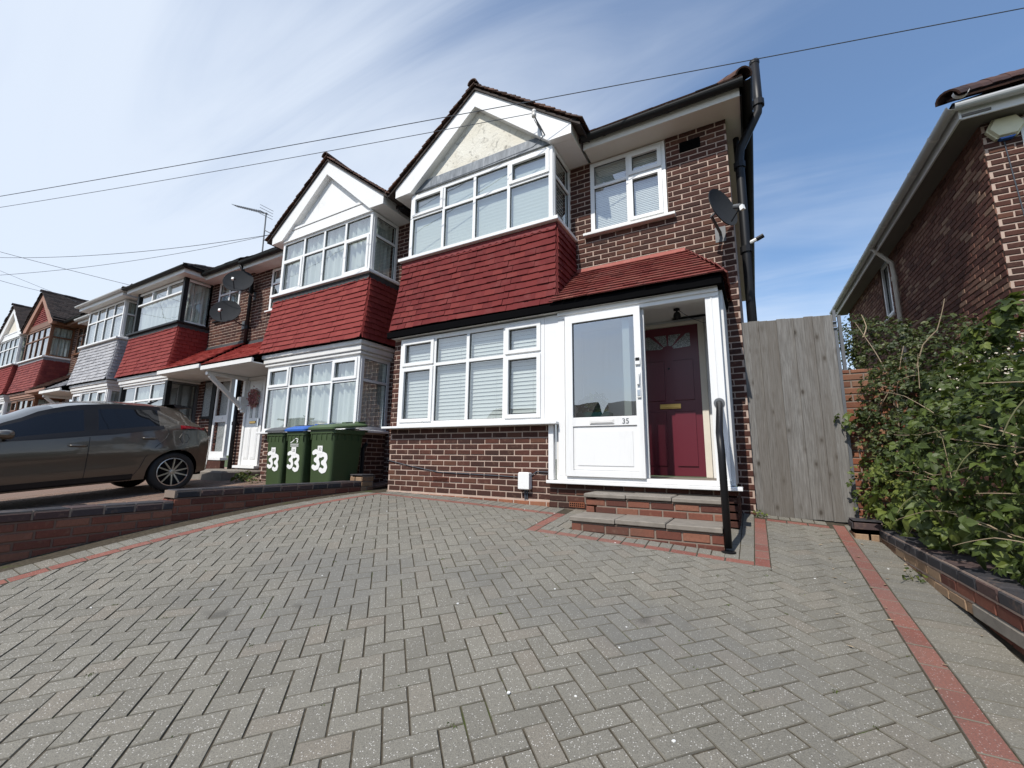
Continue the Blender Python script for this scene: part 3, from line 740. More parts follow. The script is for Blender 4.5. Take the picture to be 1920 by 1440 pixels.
def eaves(parent, x0, x1, dz, soff='soffit', gut='gutter', yb=-.35):
    b = MB(); b.box(x0, x1, yb+.024, 0, 5.885+dz, 5.905+dz); b.build('soffit', M[soff], parent)
    b = MB(); b.box(x0, x1, yb, yb+.022, 5.865+dz, 6.03+dz); b.build('fascia', M[soff], parent)
    b = MB(); prof = [(.062*math.cos(t), .062*math.sin(t)) for t in [PI+PI*k/10 for k in range(11)]]
    b.grid([[(x, yb-.066+p, 6.005+dz+q) for p, q in prof] for x in (x0, x1)]); b.grid([[(x, yb-.066+p*.88, 6.007+dz+q*.88) for p, q in prof] for x in (x0, x1)])
    b.build('gutter', M[gut], parent)
    x = x0+.3
    while x < x1:
        b = MB(); b.grid([[(xx, yb-.066+p*1.1, 6.005+dz+q*1.1) for p, q in prof] for xx in (x, x+.035)]); b.build('gutter_bracket', M[gut], parent); x += .85
def leanto(parent, pcs, c_lo, c_hi, dz, top_z=4.08, y_lo=-.95, z_lo=3.37, hip=0.0):
    """small tiled canopy roof against the wall between c_lo and c_hi, optional hip at the c_hi end"""
    up = Vector((0, -y_lo, top_z-z_lo)); n = int(up.length/.1)
    b = MB(); P = [(c_lo, y_lo, z_lo), (c_hi, y_lo, z_lo), (c_hi-hip, 0, top_z), (c_lo, 0, top_z)]
    b.add(P+[(p[0], p[1], p[2]-.03) for p in P], [(0, 1, 2, 3), (7, 6, 5, 4), (0, 4, 5, 1), (1, 5, 6, 2), (3, 7, 4, 0)])
    if hip: b.add([(c_hi, y_lo, z_lo), (c_hi, 0, z_lo), (c_hi-hip, 0, top_z)], [(0, 1, 2)])
    b.build('canopy_deck', M['black_matt'], parent)
    tile_slope(pcs, (c_lo, y_lo-.03, z_lo+.006), (1, 0, 0), up, n, lambda k: (0, c_hi-c_lo-hip*k/n+(.03 if hip else 0)), .1, .165, .17)
    if hip:
        u2 = Vector((-hip, 0, top_z-z_lo)); m = int(u2.length/.1)
        tile_slope(pcs, (c_hi+.03, y_lo, z_lo+.006), (0, 1, 0), u2, m, lambda k: (-y_lo*k/m, -y_lo), .1, .165, .17)
def downpipe(parent, pts, r=.04, mat='black', collars=()):
    b = MB(); b.tube(pts, r, 10); b.build('downpipe', M[mat], parent, smooth=True)
    for p in collars:
        b = MB(); b.tube([(p[0], p[1], p[2]-.04), (p[0], p[1], p[2]+.04)], r*1.3, 10); b.box(p[0]-.015, p[0]+.015, p[1], p[1]+.08, p[2]-.015, p[2]+.015); b.build('pipe_collar', M[mat], parent)
# ------------------------------------------------------------------ the ground
GC = (0.9086774715189224, -0.05575321228001005, 0.10122543527401343, 0.0035454267376624033, 0.0023118721155923525, -0.007894669980549374, -0.003998987815948556, 0.004788678340973083)
def gz(x, y):
    x = max(-5.6, min(1.6, x)); yy = max(y, -4.8)
    z = GC[0]+GC[1]*x+GC[2]*yy+GC[3]*x*yy+GC[4]*yy*yy+GC[5]*x*x+GC[6]*x*x*yy+GC[7]*x*yy*yy
    if y < -4.8: z += (y+4.8)*(z-0.02)/2.6
    return z
def gz33(x, y):
    z = 0.885+0.086*(y+2.08)
    return max(z, 0.02) if y > -4.8 else max(0.02, 0.885-0.086*2.72+(y+4.8)*.25)
def sheet(name, x0, x1, y0, y1, f, mat, nx=24, ny=30, dz=0.0, skirt=0.25):
    b = MB(); rows = [[(x0+(x1-x0)*i/nx, y0+(y1-y0)*k/ny, f(x0+(x1-x0)*i/nx, y0+(y1-y0)*k/ny)+dz) for i in range(nx+1)] for k in range(ny+1)]
    b.grid(rows); edge = [r[-1] for r in rows]; low = [(p[0], p[1], p[2]-skirt) for p in edge]; b.grid([edge, low][::-1])
    edge = [r[0] for r in rows]; low = [(p[0], p[1], p[2]-skirt) for p in edge]; b.grid([edge, low])
    return b.build(name, M[mat], kind='structure', smooth=False)
b = MB(); b.add([(-600, -600, -.05), (600, -600, -.05), (600, 600, -.05), (-600, 600, -.05)], [(0, 1, 2, 3)]); b.build('ground', M['ground'], kind='structure')
b = MB(); b.box(-90, 60, -9.4, -7.4, -.04, .02); b.box(-90, 60, -9.52, -9.402, -.04, .015); b.build('pavement', M['footway'], kind='structure')
b = MB(); b.box(-90, 60, -15.6, -9.53, -.04, -.09+.0); b.build('road', M['asphalt'], kind='structure')
b = MB(); b.box(-90, 60, -18.0, -15.7, -.04, .02); b.build('pavement', M['footway'], kind='structure')
drive = sheet('driveway', -5.19, 1.9, -7.4, 1.6, gz, 'joint', dz=-0.0045)
drive33 = sheet('neighbouring_driveway', -10.5, -5.42, -7.4, 1.0, gz33, 'joint', dz=-0.012)
sheet('far_driveway', -34, -10.52, -7.4, 1.0, lambda x, y: gz33(x, y)-.03, 'paver_brown', dz=0.0)
sheet('side_passage', -.06, 2.6, 1.6, 12, lambda x, y: gz(x, 0), 'concrete', 4, 4)
# soil of the raised bed behind the low wall on the right
b = MB(); b.grid([[(x, y, .74+.05*math.sin(3*x+2*y)) for x in (1.1, 1.5, 2.0, 2.66, 4.5)] for y in (-4.6, -3.4, -2.4, -1.4, -.4, .1)]); b.build('flower_bed', M['soil'], kind='structure')

# block paving: polygons clipped to their field, each a small chamfered block following the slope
def clip(poly, nx, ny, d):
    out = []
    for i in range(len(poly)):
        p, q = poly[i], poly[(i+1) % len(poly)]; a = p[0]*nx+p[1]*ny-d; c = q[0]*nx+q[1]*ny-d
        if a <= 0: out.append(p)
        if (a < 0 < c) or (c < 0 < a): t = a/(a-c); out.append((p[0]+(q[0]-p[0])*t, p[1]+(q[1]-p[1])*t))
    return out
def area(p): return abs(sum(p[i][0]*p[(i+1) % len(p)][1]-p[(i+1) % len(p)][0]*p[i][1] for i in range(len(p))))/2 if len(p) > 2 else 0
def minus_rect(poly, x0, x1, y0, y1):
    xs = [p[0] for p in poly]; ys = [p[1] for p in poly]
    if max(xs) <= x0 or min(xs) >= x1 or max(ys) <= y0 or min(ys) >= y1: return [poly]
    A = clip(poly, 1, 0, x0); R = clip(poly, -1, 0, -x0); B = clip(R, -1, 0, -x1); R = clip(R, 1, 0, x1); C = clip(R, 0, 1, y0); D = clip(R, 0, -1, -y1)
    return [q for q in (A, B, C, D) if area(q) > 0.0004]
def block(poly, f, lift, q):
    """chamfered block: ring at the joint, inset top"""
    cx = sum(p[0] for p in poly)/len(poly); cy = sum(p[1] for p in poly)/len(poly)
    tx, ty = q.uniform(-.012, .012), q.uniform(-.012, .012); n = len(poly); low, mid, top = [], [], []
    for x, y in poly:
        d = math.hypot(x-cx, y-cy) or 1; k1 = (d-.0010)/d; k2 = (d-.0042)/d
        z = f(x, y)+lift+tx*(x-cx)+ty*(y-cy)
        low.append((cx+(x-cx)*k1, cy+(y-cy)*k1, z-.03)); mid.append((cx+(x-cx)*k1, cy+(y-cy)*k1, z-.0035)); top.append((cx+(x-cx)*k2, cy+(y-cy)*k2, z))
    return low+mid+top, [tuple(range(2*n, 3*n))]+[(i, (i+1) % n, n+(i+1) % n, n+i) for i in range(n)]+[(n+i, n+(i+1) % n, 2*n+(i+1) % n, 2*n+i) for i in range(n)]
def lay(parent, polys, f, mat, name, stuff, most=300):
    q = random.Random(5); L = []
    for p in polys:
        pts = [project((x, y, f(x, y))) for x, y in p]
        s = 0
        if all(pts):
            cx = sum(a[0] for a in pts)/len(pts); cy = sum(a[1] for a in pts)/len(pts)
            if -60 < cx < 1980 and -20 < cy < 1500: s = area(pts)
        L.append((s, p))
    L.sort(key=lambda t: -t[0]); rest = MB()
    for i, (s, p) in enumerate(L):
        if area(p) < .0006: continue
        vs, fs = block(p, f, q.uniform(-.0018, .0018), q); r = q.random()
        if i < most and s > 0:
            c = Vector(vs[-1])
            b = MB().add([Vector(v)-c for v in vs], fs, r); b.m = [1 if len(f) == 4 and i_ > len(fs)-1-len(p) else 0 for i_, f in enumerate(fs)]; me = b.mesh(name, [M[mat], M['paver_edge']]); link(name, me, parent, None, Matrix.Translation(c))
        else: rest.add(vs, fs, r); rest.m[-len(p):] = [1]*len(p)
    if rest.v: rest.build(stuff, [M[mat], M['paver_edge']], parent, kind='stuff')
def rect(cx, cy, w, h, ang):
    c, s = math.cos(ang), math.sin(ang); return [(cx+a*c-b_*s, cy+a*s+b_*c) for a, b_ in ((-w/2, -h/2), (w/2, -h/2), (w/2, h/2), (-w/2, h/2))]
G = 0.0985; A45 = math.radians(45)
polys = []
for i in range(-62, 63):
    for k in range(-62, 63):
        # herringbone cell: unit (i,k) on a grid of G; a block starts where (i-k) mod 4 is 0 (lying) or 3 (standing)
        m = (i-k) % 4
        if m == 0: u, v, w, h = (i+1)*G, (k+.5)*G, 2*G, G
        elif m == 3: u, v, w, h = (i+.5)*G, (k+1)*G, G, 2*G
        else: continue
        x = -2.0+u*math.cos(A45)-v*math.sin(A45); y = -3.2+u*math.sin(A45)+v*math.cos(A45)
        if not (-5 < x < .9 and -5.7 < y < .1): continue
        p = rect(x, y, w-.0055, h-.0055, A45)
        for nx, ny, d in ((-1, 0, 4.665), (1, -.0194, .616), (0, 1, -.255), (0, -1, 5.6)): p = clip(p, nx, ny, d) if p else p
        if area(p) < .0006: continue
        for q1 in minus_rect(p, -9, .035, -1.155, 9):
            for q2 in minus_rect(q1, -1.995, .035, -1.83, 9): polys.append(q2)
lay(drive, polys, gz, 'paver', 'paver', 'paver_field')
# soldier rows of grey blocks along the house, the boundary wall, round the steps and beside the bed
hd = []
def row(x0, y0, x1, y1, wid, step=.1015):
    """blocks laid side by side from (x0,y0) to (x1,y1), each wid deep to the left of that line"""
    L = math.hypot(x1-x0, y1-y0); dx, dy = (x1-x0)/L, (y1-y0)/L; n = max(1, round(L/step)); out = []
    for i in range(n):
        a, e = L*i/n+.003, L*(i+1)/n-.003
        out.append([(x0+dx*a, y0+dy*a), (x0+dx*e, y0+dy*e), (x0+dx*e-dy*wid, y0+dy*e+dx*wid), (x0+dx*a-dy*wid, y0+dy*a+dx*wid)])
    return out
hd += row(-4.66, -1.05, -2.0, -1.05, .245)
hd += row(-4.78, -5.6, -4.78, -1.06, .19)
hd += row(-4.78, -1.05, -4.67, -1.05, .245)
hd += row(-1.885, -1.735, -.075, -1.735, .135)
hd += row(-1.885, -1.595, -1.885, -.80, -.12, .2)+row(-1.76, -1.595, -1.76, -.80, -.12, .2)
hd += row(-.075, -1.735, -.075, .05, .10, .2)+row(-.18, -1.735, -.18, .05, .10, .2)
hd += row(.622, -5.4, .727, .0, -.30, .1015)+row(-.06, -.10, .58, -.10, .14)
lay(drive, hd, gz, 'paver', 'edging_paver', 'edging_field', 250)
rd = []
rd += row(-4.775, -5.6, -4.775, -1.055, -.10, .203)
rd += row(-4.67, -1.15, -1.995, -1.15, .095, .203)
rd += row(-1.99, -1.83, -1.99, -1.055, -.10, .203)
rd += row(-1.885, -1.83, -.07, -1.83, .09, .203)
rd += row(-.07, -1.83, -.07, -.20, -.10, .203)
rd += row(.517, -5.4, .622, -.06, -.10, .203)
rd += row(.04, -.25, .585, -.25, .10, .203)
lay(drive, rd, gz, 'paver_red', 'red_paver', 'red_paving')
bp = []
for i in range(48):
    for k in range(30):
        x, y = -10.4+.105*i, -5.6+.205*k+(i % 2)*.1
        if y < .6: bp.append(rect(x, y, .1, .2, 0))
lay(drive33, bp, gz33, 'paver_brown', 'brown_paver', 'brown_paving', 0)

# ------------------------------------------------------------------ number 35, the end house of the terrace
C35 = -3.525
h35 = thing('terraced_house', 'dull red tile-hung end of terrace house with gabled bay, glazed porch and burgundy front door', 'house', (C35, 0, .9), 'houses of the terrace')
pb = Pieces('brick', M['brick'], make_brick, 'brickwork'); pt = Pieces('hung_tile', M['tile35'], make_tile, 'hung_tiles')
FZ = .80
# main wall: the part beside the bay, with the upper window opening and the porch behind
brick_wall(pb, h35, (-5.29, 0, FZ), FRONT, 5.24, 5.10, holes=((.47, 3.06, 0, 5.2), (3.06, 5.07, 0, 2.50), (3.41, 4.49, 3.93, 5.07), (3.06, 4.45, 2.4, 3.36)), off=.06)
# return of the wall into the side passage
brick_wall(Pieces('brick', M['brick'], make_brick, 'side_brickwork'), h35, (-.05, .002, FZ), RIGHT, 8.0, 5.1, name='side_wall')
# ground floor front wall below the wide window
brick_wall(pb, h35, (-4.86, -.78, .86), FRONT, 2.66, 1.055, off=.03)
brick_wall(pb, h35, (-4.86, -.002, .86), LEFT, .77, 1.055, name='wall')
po_ = Pieces('plinth_brick', M['brick_orange'], make_brick, 'plinth_bricks'); brick_wall(po_, h35, (-4.86, -.802, .90), FRONT, 2.66, .095, off=.15, mort='mortar', name='plinth', thick=.03, course=.095); po_.emit(h35)
# plinth under the porch
brick_wall(pb, h35, (-2.195, -.80, .78), FRONT, 2.0, .425, off=.11, mort='mortar_dull', name='porch_plinth')
brick_wall(pb, h35, (-.195, -.80, .78), RIGHT, .80, .425, off=.05, mort='mortar_dull', name='porch_plinth')
b = MB(); b.box(-1.945, -1.76, -.815, -.78, .945, 1.005, m=0)
for i in range(7):
    for k in range(2): b.box(-1.935+.025*i, -1.921+.025*i, -.818, -.812, .955+.024*k, .969+.024*k, m=1)
b.build('air_brick', [M['brick_orange'], M['black_matt']], h35)
b = MB(); b.box(-4.00, -3.72, -.795, -.77, 1.165, 1.225)
for i in range(3): b.box(-3.99, -3.73, -.799, -.793, 1.172+.018*i, 1.180+.018*i, m=1)
b.build('air_brick', [M['brick_cleaner'], M['black_matt']], h35)
b = MB(); b.box(-.62, -.36, -.016, .0, 5.60, 5.74)
for i in range(6): b.box(-.61, -.37, -.024, -.016, 5.61+.021*i, 5.62+.021*i)
b.build('air_vent', M['black_matt'], h35)
brick_wall(pb, h35, (-4.86, -.002, 1.917), LEFT, .79, 1.38, name='wall', off=.05); brick_wall(pb, h35, (-4.86, -.795, 1.94), FRONT, .17, 1.36, name='wall', off=.05)
pb.emit(h35, 300)
tile_hang(pt, h35, C35, 0, 'lead_red'); pt.emit(h35, 300)
bay_sill(h35, C35, 0, 'white')
bay_windows(h35, C35, 4.72, 1.165, -.63, (.70, 1.30, 1.91), .74, {(0, 1), (3, 1)}, 'white', 'pleat', 'slats', pitch=.05)
gable(h35, C35, 0, 'roof', 'white', 'render_old', 'lead')
main_roof(h35, -5.29, .17, 0, 'roof', hip=True)
eaves(h35, -1.86, .15, 0)
b = MB(); b.box(-.05, .128, .002, 7.5, 5.886, 5.904); b.build('side_soffit', M['soffit'], h35)
b = MB(); b.box(.13, .152, -.35, 7.5, 5.86, 6.04); b.build('side_fascia', M['black'], h35)
b = MB(); prof = [(.062*math.cos(t), .062*math.sin(t)) for t in [PI+PI*k/10 for k in range(11)]]
b.grid([[(.215+p, y, 6.005+q) for p, q in prof] for y in (-.47, 7.5)]); b.build('side_gutter', M['gutter'], h35)
# party corner between the two bays: black valley gutter
b = MB(); b.box(-5.36, -5.22, -.42, .02, 5.90, 6.08); b.build('valley_gutter', M['black'], h35)
# right upper window and its sill
window(h35, (-1.88, -.0, 4.735), FRONT, 1.07, 1.13, (.555,), .735, {(1, 0), (1, 1)}, 'white', 'slats', sill=(.09, .10, .045, 'white_dirty'), pitch=.027)
# wide ground floor window, black fascia above, sill
window(h35, (-4.69, -.83, 1.945), FRONT, 2.44, 1.335, (.67, 1.26, 1.86), .885, {(0, 0), (0, 1), (3, 0), (3, 1)}, 'white', 'slats', pitch=.052)
b = MB(); b.cbox(-4.92, -2.055, -.93, -.77, 1.905, 1.938, .005); b.build('window_sill', M['white'], h35)
b = MB(); b.cbox(-2.248, -2.062, -.838, -.76, 1.94, 3.285); b.build('cladding_panel', M['white'], h35)
b = MB(); b.cbox(-2.20, -2.135, -.832, -.76, 1.247, 1.904); b.build('cladding_post', M['white'], h35)
b = MB(); b.cbox(-4.90, -.19, -.945, -.89, 3.305, 3.398, .004); b.box(-4.88, -.20, -.889, -.80, 3.345, 3.396); b.cbox(-.235, -.175, -.889, -.0, 3.305, 3.39, .008); b.build('porch_gutter', M['black_matt'], h35)
b = MB(); b.box(-4.86, -.24, -.888, -.50, 3.306, 3.34); b.build('porch_soffit', M['white_dirty'], h35)
# canopy roof over the porch, hipped at the right
pc = Pieces('canopy_tile', M['tile_porch'], make_tile, 'canopy_tiles')
leanto(h35, pc, C35+1.40, -.185, 0, 4.15, -.94, 3.392, hip=.45); pc.emit(h35, 300)
b = MB(); b.prism([(0, 4.135), (-.06, 4.13), (-.012, 4.225), (0, 4.225)], lambda y, z: (C35+1.42, y, z), lambda y, z: (-.62, y, z))
b.prism([(0, 0), (-.05, 0), (-.012, .09), (0, .09)], lambda y, z: (-.645, y, 4.13+z), lambda y, z: (-.16, y, 3.44+z)); b.build('canopy_flashing', M['tile_cement'], h35)
# porch: sill, posts, header, sliding door and fixed light behind it
b = MB(); b.cbox(-2.20, -.14, -.90, -.72, 1.208, 1.244, .005); b.cbox(-2.06, -.24, -.875, -.75, 1.246, 1.296, .004); b.build('porch_threshold', M['white'], h35)
b = MB()
b.cbox(-2.06, -1.975, -.845, -.755, 1.298, 3.205); b.cbox(-.365, -.235, -.845, -.755, 1.298, 3.205); b.cbox(-.31, -.30, -.853, -.846, 1.30, 3.2)
b.cbox(-2.06, -.235, -.85, -.75, 3.207, 3.30); b.cbox(-2.06, -.235, -.872, -.851, 3.255, 3.30)
b.build('porch_frame', M['white'], h35)
b = MB(); b.cbox(-1.97, -1.925, -.80, -.76, 1.298, 3.205); b.cbox(-1.27, -1.19, -.80, -.76, 1.298, 3.205); b.cbox(-1.08, -1.02, -.80, -.76, 1.298, 3.205); b.cbox(-1.924, -1.271, -.80, -.76, 1.298, 1.36); b.cbox(-1.924, -1.271, -.80, -.76, 3.13, 3.205); b.build('fixed_light', M['white'], h35)
sd = MB(); x0, x1 = -1.945, -1.04; ya, yb = -.905, -.855
sd.cbox(x0, -1.852, ya, yb, 1.297, 3.215); sd.cbox(-1.112, x1, ya, yb, 1.297, 3.215); sd.cbox(-1.852, -1.112, ya+.001, yb, 1.297, 1.368); sd.cbox(-1.852, -1.112, ya+.001, yb, 1.866, 1.97); sd.cbox(-1.852, -1.112, ya+.001, yb, 3.12, 3.215)
slide = sd.build('sliding_door', M['white'], h35)
q = MB(); q.add([(-1.85, -.875, 1.972), (-1.114, -.875, 1.972), (-1.114, -.875, 3.118), (-1.85, -.875, 3.118)], [(0, 1, 2, 3)])
for e in ((-1.852, -1.846, 1.972, 3.118), (-1.118, -1.112, 1.972, 3.118), (-1.846, -1.118, 1.970, 1.977), (-1.846, -1.118, 3.113, 3.12)): q.box(e[0], e[1], -.882, -.874, e[2], e[3], m=1)
q.build('pane', [M['glass_door'], M['rubber']], slide)
q = MB(); q.cbox(-1.85, -1.114, -.888, -.862, 1.37, 1.864, .006); q.cbox(-1.80, -1.165, -.895, -.887, 1.42, 1.815, .01); q.build('panel', M['white'], slide)
q = MB(); q.cbox(-1.645, -1.365, -.915, -.904, 1.888, 1.945, .006); q.cbox(-1.63, -1.38, -.921, -.915, 1.90, 1.933, .004); q.build('letterbox', M['white_dirty'], slide)
q = MB(); q.cbox(-1.095, -1.055, -.925, -.904, 2.16, 2.45, .006); q.cbox(-1.088, -1.062, -.955, -.925, 2.30, 2.43, .008); q.cbox(-1.09, -1.06, -.93, -.924, 2.18, 2.25, .004, m=1); q.build('handle', [M['white'], M['chrome']], slide)
q = MB(); q.cbox(-1.105, -1.052, -.928, -.904, 2.53, 2.615, .006, m=0); q.cbox(-1.10, -1.057, -.931, -.927, 2.575, 2.612, .004, m=1); q.build('doorbell', [M['white'], M['black']], slide)
tx = bpy.data.curves.new('door_number', 'FONT'); tx.body = '35'; tx.size = .082; tx.align_x = 'CENTER'; tx.extrude = .0015; tx.materials.append(M['grey_metal'])
to = bpy.data.objects.new('text', tx); COL.objects.link(to); me = bpy.data.meshes.new_from_object(to.evaluated_get(bpy.context.evaluated_depsgraph_get())); me.materials.clear(); me.materials.append(M['grey_metal']); bpy.data.objects.remove(to)
link('door_number', me, slide, None, Matrix.Translation((-1.235, -.907, 1.888)) @ Matrix.Rotation(PI/2, 4, 'X'))
# inside the porch
b = MB(); b.box(-.245, -.20, -.754, .16, 1.25, 3.30); b.build('porch_side_wall', M['white_dirty'], h35)
pi_ = Pieces('painted_brick', M['cream'], make_brick, 'painted_brickwork')
T = frame((-.246, .10, 1.30), *LEFT)
for k in range(26):
    x = -(k % 2)*.11
    while x < .84:
        a, e = max(x, 0), min(x+.214, .84)
        if e-a > .04: M4 = T @ Matrix.Translation((a, 0, k*.075)); pi_.add((round((e-a)/.006)*.006, .064), M4, score(M4, e-a, .064))
        x += .225
pi_.emit(h35, 60)
b = MB(); b.box(-2.13, -2.09, -.754, .16, 1.25, 3.30); b.build('porch_side_wall', M['white_dirty'], h35)
b = MB(); b.box(-2.09, -.246, -.749, .13, 3.30, 3.33); b.build('porch_ceiling', M['white'], h35)
b = MB(); b.box(-2.09, -.246, -.72, .16, 1.20, 1.288); b.build('porch_floor', M['concrete'], h35)
b = MB(); b.box(-2.09, -1.36, .10, .20, 1.29, 3.299); b.box(-.47, -.246, .10, .20, 1.29, 3.299); b.box(-1.36, -.47, .10, .20, 3.265, 3.299); b.build('porch_back_wall', M['white'], h35)
b = MB(); b.cbox(-1.36, -1.29, .06, .15, 1.29, 3.262); b.cbox(-.54, -.47, .06, .15, 1.29, 3.262); b.cbox(-1.289, -.541, .061, .15, 3.215, 3.262); b.build('door_frame', M['cream'], h35)
# burgundy door with fanlight and four panels
DX0, DX1, DY = -1.287, -.543, .095; xc = (DX0+DX1)/2
d = MB(); d.cbox(DX0, DX1, DY, DY+.045, 1.30, 3.212, .003)
for (a, e, z0, z1) in ((DX0+.10, xc-.055, 2.24, 2.76), (xc+.055, DX1-.08, 2.24, 2.76), (DX0+.10, xc-.055, 1.42, 2.10), (xc+.055, DX1-.08, 1.42, 2.10)):
    for k, (w, yy) in enumerate(((0, .016), (.018, .004), (.04, .014))):
        d.cbox(a+w, e-w, DY-yy, DY+.002, z0+w, z1-w, .005) if k != 1 else None
door = d.build('front_door', M['door_red'], h35)
# fanlight: semi-circular rayed glass set in a rectangle
q = MB()
for k in range(4):
    a0, a1 = PI*k/4+.075, PI*(k+1)/4-.075; P = [(xc+.075*math.cos(a0), 2.915+.05*math.sin(a0))]
    ca = math.atan2(.195, .275)
    for t in sorted([a0, a1]+[x for x in (ca, PI-ca) if a0 < x < a1]):
        r = min(.275/max(abs(math.cos(t)), 1e-3), .195/max(math.sin(t), 1e-3)); P.append((xc+r*math.cos(t), 2.91+r*math.sin(t)))
    P.append((xc+.075*math.cos(a1), 2.915+.05*math.sin(a1)))
    q.prism(P[::-1], lambda x, z: (x, DY-.004, z), lambda x, z: (x, DY-.0005, z), r=.5)
q.build('fanlight', M['glass_fan'] if 'glass_fan' in M else M['glass_dark'], door)
q = MB(); q.cbox(xc-.125, xc+.125, DY-.016, DY, 2.135, 2.20, .004); q.cbox(xc-.10, xc+.10, DY-.022, DY-.015, 2.148, 2.187, .004); q.build('letterbox', M['brass'], door)
q = MB(); q.lathe([(.0, .006), (.012, .005), (.014, 0)], 12, T=Matrix.Translation((xc, DY-.001, 2.66)) @ Matrix.Rotation(PI/2, 4, 'X')); q.build('spyhole', M['black'], door)
# soil stack and rainwater pipe on the corner
downpipe(h35, [(.345, .22, 6.72), (.345, .22, 6.14), (.33, .22, 6.0), (.20, .27, 5.78), (.10, .27, 5.58), (.078, .27, 5.42), (.07, .27, 4.2), (.07, .27, .9)], .056, 'black', [(.345, .22, 6.12), (.075, .27, 5.34), (.07, .27, 4.15), (.07, .27, 2.6)])
b = MB(); b.lathe([(.058, 0), (.062, .01), (.062, .05), (.05, .055)], 12, T=Matrix.Translation((.345, .22, 6.71))); b.build('pipe_cowl', M['black'], h35)
b = MB(); b.tube([(.06, .46, 5.9), (.06, .46, .9)], .04, 10); b.tube([(.07, .27, 4.22), (.20, .27, 4.27)], .025, 8, m=1); b.tube([(.19, .27, 4.265), (.27, .27, 4.30)], .030, 8); b.build('rain_pipe', [M['black'], M['white_dirty']], h35)
# insulator bracket on the right bargeboard, loose flex beside it
ins = MB(); ins.tube([(-2.36, -.725, 6.12), (-2.36, -.80, 6.14), (-2.38, -.86, 6.22)], .012, 6); ins.tube([(-2.30, -.72, 6.02), (-2.33, -.79, 6.10), (-2.36, -.86, 6.17)], .010, 6); ins.build('wire_bracket', M['grey_metal'], h35)
ins = MB(); ins.lathe([(0, .09), (.028, .085), (.034, .05), (.024, .04), (.034, .03), (.034, -.02), (.02, -.03), (0, -.03)], 12, T=Matrix.Translation((-2.40, -.86, 6.26))); ins.build('insulator', M['insul'], h35, smooth=True)
b = MB(); b.tube([(-2.40, -.86, 6.2), (-2.34, -.80, 6.06), (-2.32, -.74, 5.98), (-2.5, -.68, 5.93), (-3.4, -.67, 5.915), (-4.7, -.67, 5.91)], .006, 5); b.build('flex', M['cable'], h35)

# steps: concrete slabs on brick
st = thing('doorstep', 'two brick steps with worn concrete slab treads below the glazed porch', 'steps', (-.95, -1.2, .82))
ps = Pieces('brick', M['brick_cleaner'], make_brick, 'brickwork')
brick_wall(ps, st, (-1.61, -1.585, .735), FRONT, 1.325, .165, off=.0, mort='mortar_dull', name='lower_riser', course=.083)
brick_wall(ps, st, (-1.60, -1.19, .95), FRONT, 1.29, .145, off=.1, mort='mortar_dull', name='upper_riser', course=.075)
brick_wall(ps, st, (-.287, -1.582, .735), RIGHT, .75, .165, off=.0, mort='mortar_dull', name='side', course=.083)
brick_wall(ps, st, (-.312, -1.187, .90), RIGHT, .37, .195, off=.06, mort='mortar_dull', name='side')
brick_wall(ps, st, (-1.608, -.82, .735), LEFT, .762, .165, off=.0, mort='mortar_dull', name='side', course=.083)
brick_wall(ps, st, (-1.598, -.82, .95), LEFT, .37, .145, off=.0, mort='mortar_dull', name='side')
ps.emit(st)
for i in range(3):
    w = 1.345/3; b = MB(); b.cbox(-1.63+w*i+.004, -1.63+w*(i+1)-.004, -1.615, -1.19, .905+.004*(i % 2), .952+.004*(i % 2), .008); b.build('tread', M['concrete'], st)
    w = 1.32/3; b = MB(); b.cbox(-1.62+w*i+.004, -1.62+w*(i+1)-.004, -1.225, -.815, 1.10+.004*(i % 2), 1.142+.004*(i % 2), .008); b.build('tread', M['concrete'], st)
hr = thing('handrail', 'black tubular handrail rising beside the porch steps', 'handrail', (-.255, -1.6, .81))
b = MB(); b.tube([(-.255, -1.60, .80), (-.258, -1.60, 1.55), (-.262, -1.585, 1.66), (-.27, -1.50, 1.74), (-.29, -.92, 2.04), (-.295, -.862, 2.07)], .030, 12); b.build('rail', M['black'], hr, smooth=True)
b = MB(); b.lathe([(0, .012), (.05, .010), (.052, 0)], 16, T=Matrix.Translation((-.295, -.848, 2.073)) @ Matrix.Rotation(PI/2, 4, 'X')); b.build('wall_flange', M['grey_metal'], hr)
b = MB(); b.lathe([(.055, 0), (.055, .008), (.031, .012)], 16, T=Matrix.Translation((-.255, -1.60, gz(-.255, -1.6)))); b.build('foot_plate', M['black'], hr)
b = MB(); b.cbox(-2.595, -2.445, -.87, -.79, 1.115, 1.325, .012); o = b.build('cable_box', M['white'], None)
tag(o, 'small white plastic box with thin cable low on the brick front beside the porch', 'utility box')
b = MB(); b.tube([(-2.53, -.80, 1.12), (-2.53, -.795, .95)], .010, 6); b.tube([(-2.50, -.80, 1.12), (-2.505, -.795, .95)], .008, 6); b.tube([(-2.45, -.80, 1.28), (-2.38, -.797, 1.335), (-2.2, -.81, 1.335)], .007, 6)
b.tube([(-4.86, -.80, 1.44), (-4.4, -.797, 1.36), (-3.9, -.797, 1.29), (-2.9, -.797, 1.27), (-2.59, -.80, 1.26)], .006, 5); b.build('cable', M['cable'], o)
cm = thing('security_camera', 'small black dome camera hanging below the porch ceiling', 'camera', (-.72, -.35, 3.28))
b = MB(); b.lathe([(0, .0), (.035, -.002), (.037, -.02), (.012, -.03), (.012, -.05)], 14, T=Matrix.Translation((-.72, -.35, 3.299))); b.build('mount', M['black'], cm)
b = MB(); b.lathe([(0, .05), (.03, .04), (.042, .01), (.042, -.02), (.03, -.04), (0, -.048)], 14, T=Matrix.Translation((-.715, -.37, 3.205)) @ Matrix.Rotation(.35, 4, 'X')); b.build('camera_body', M['black'], cm, smooth=True)
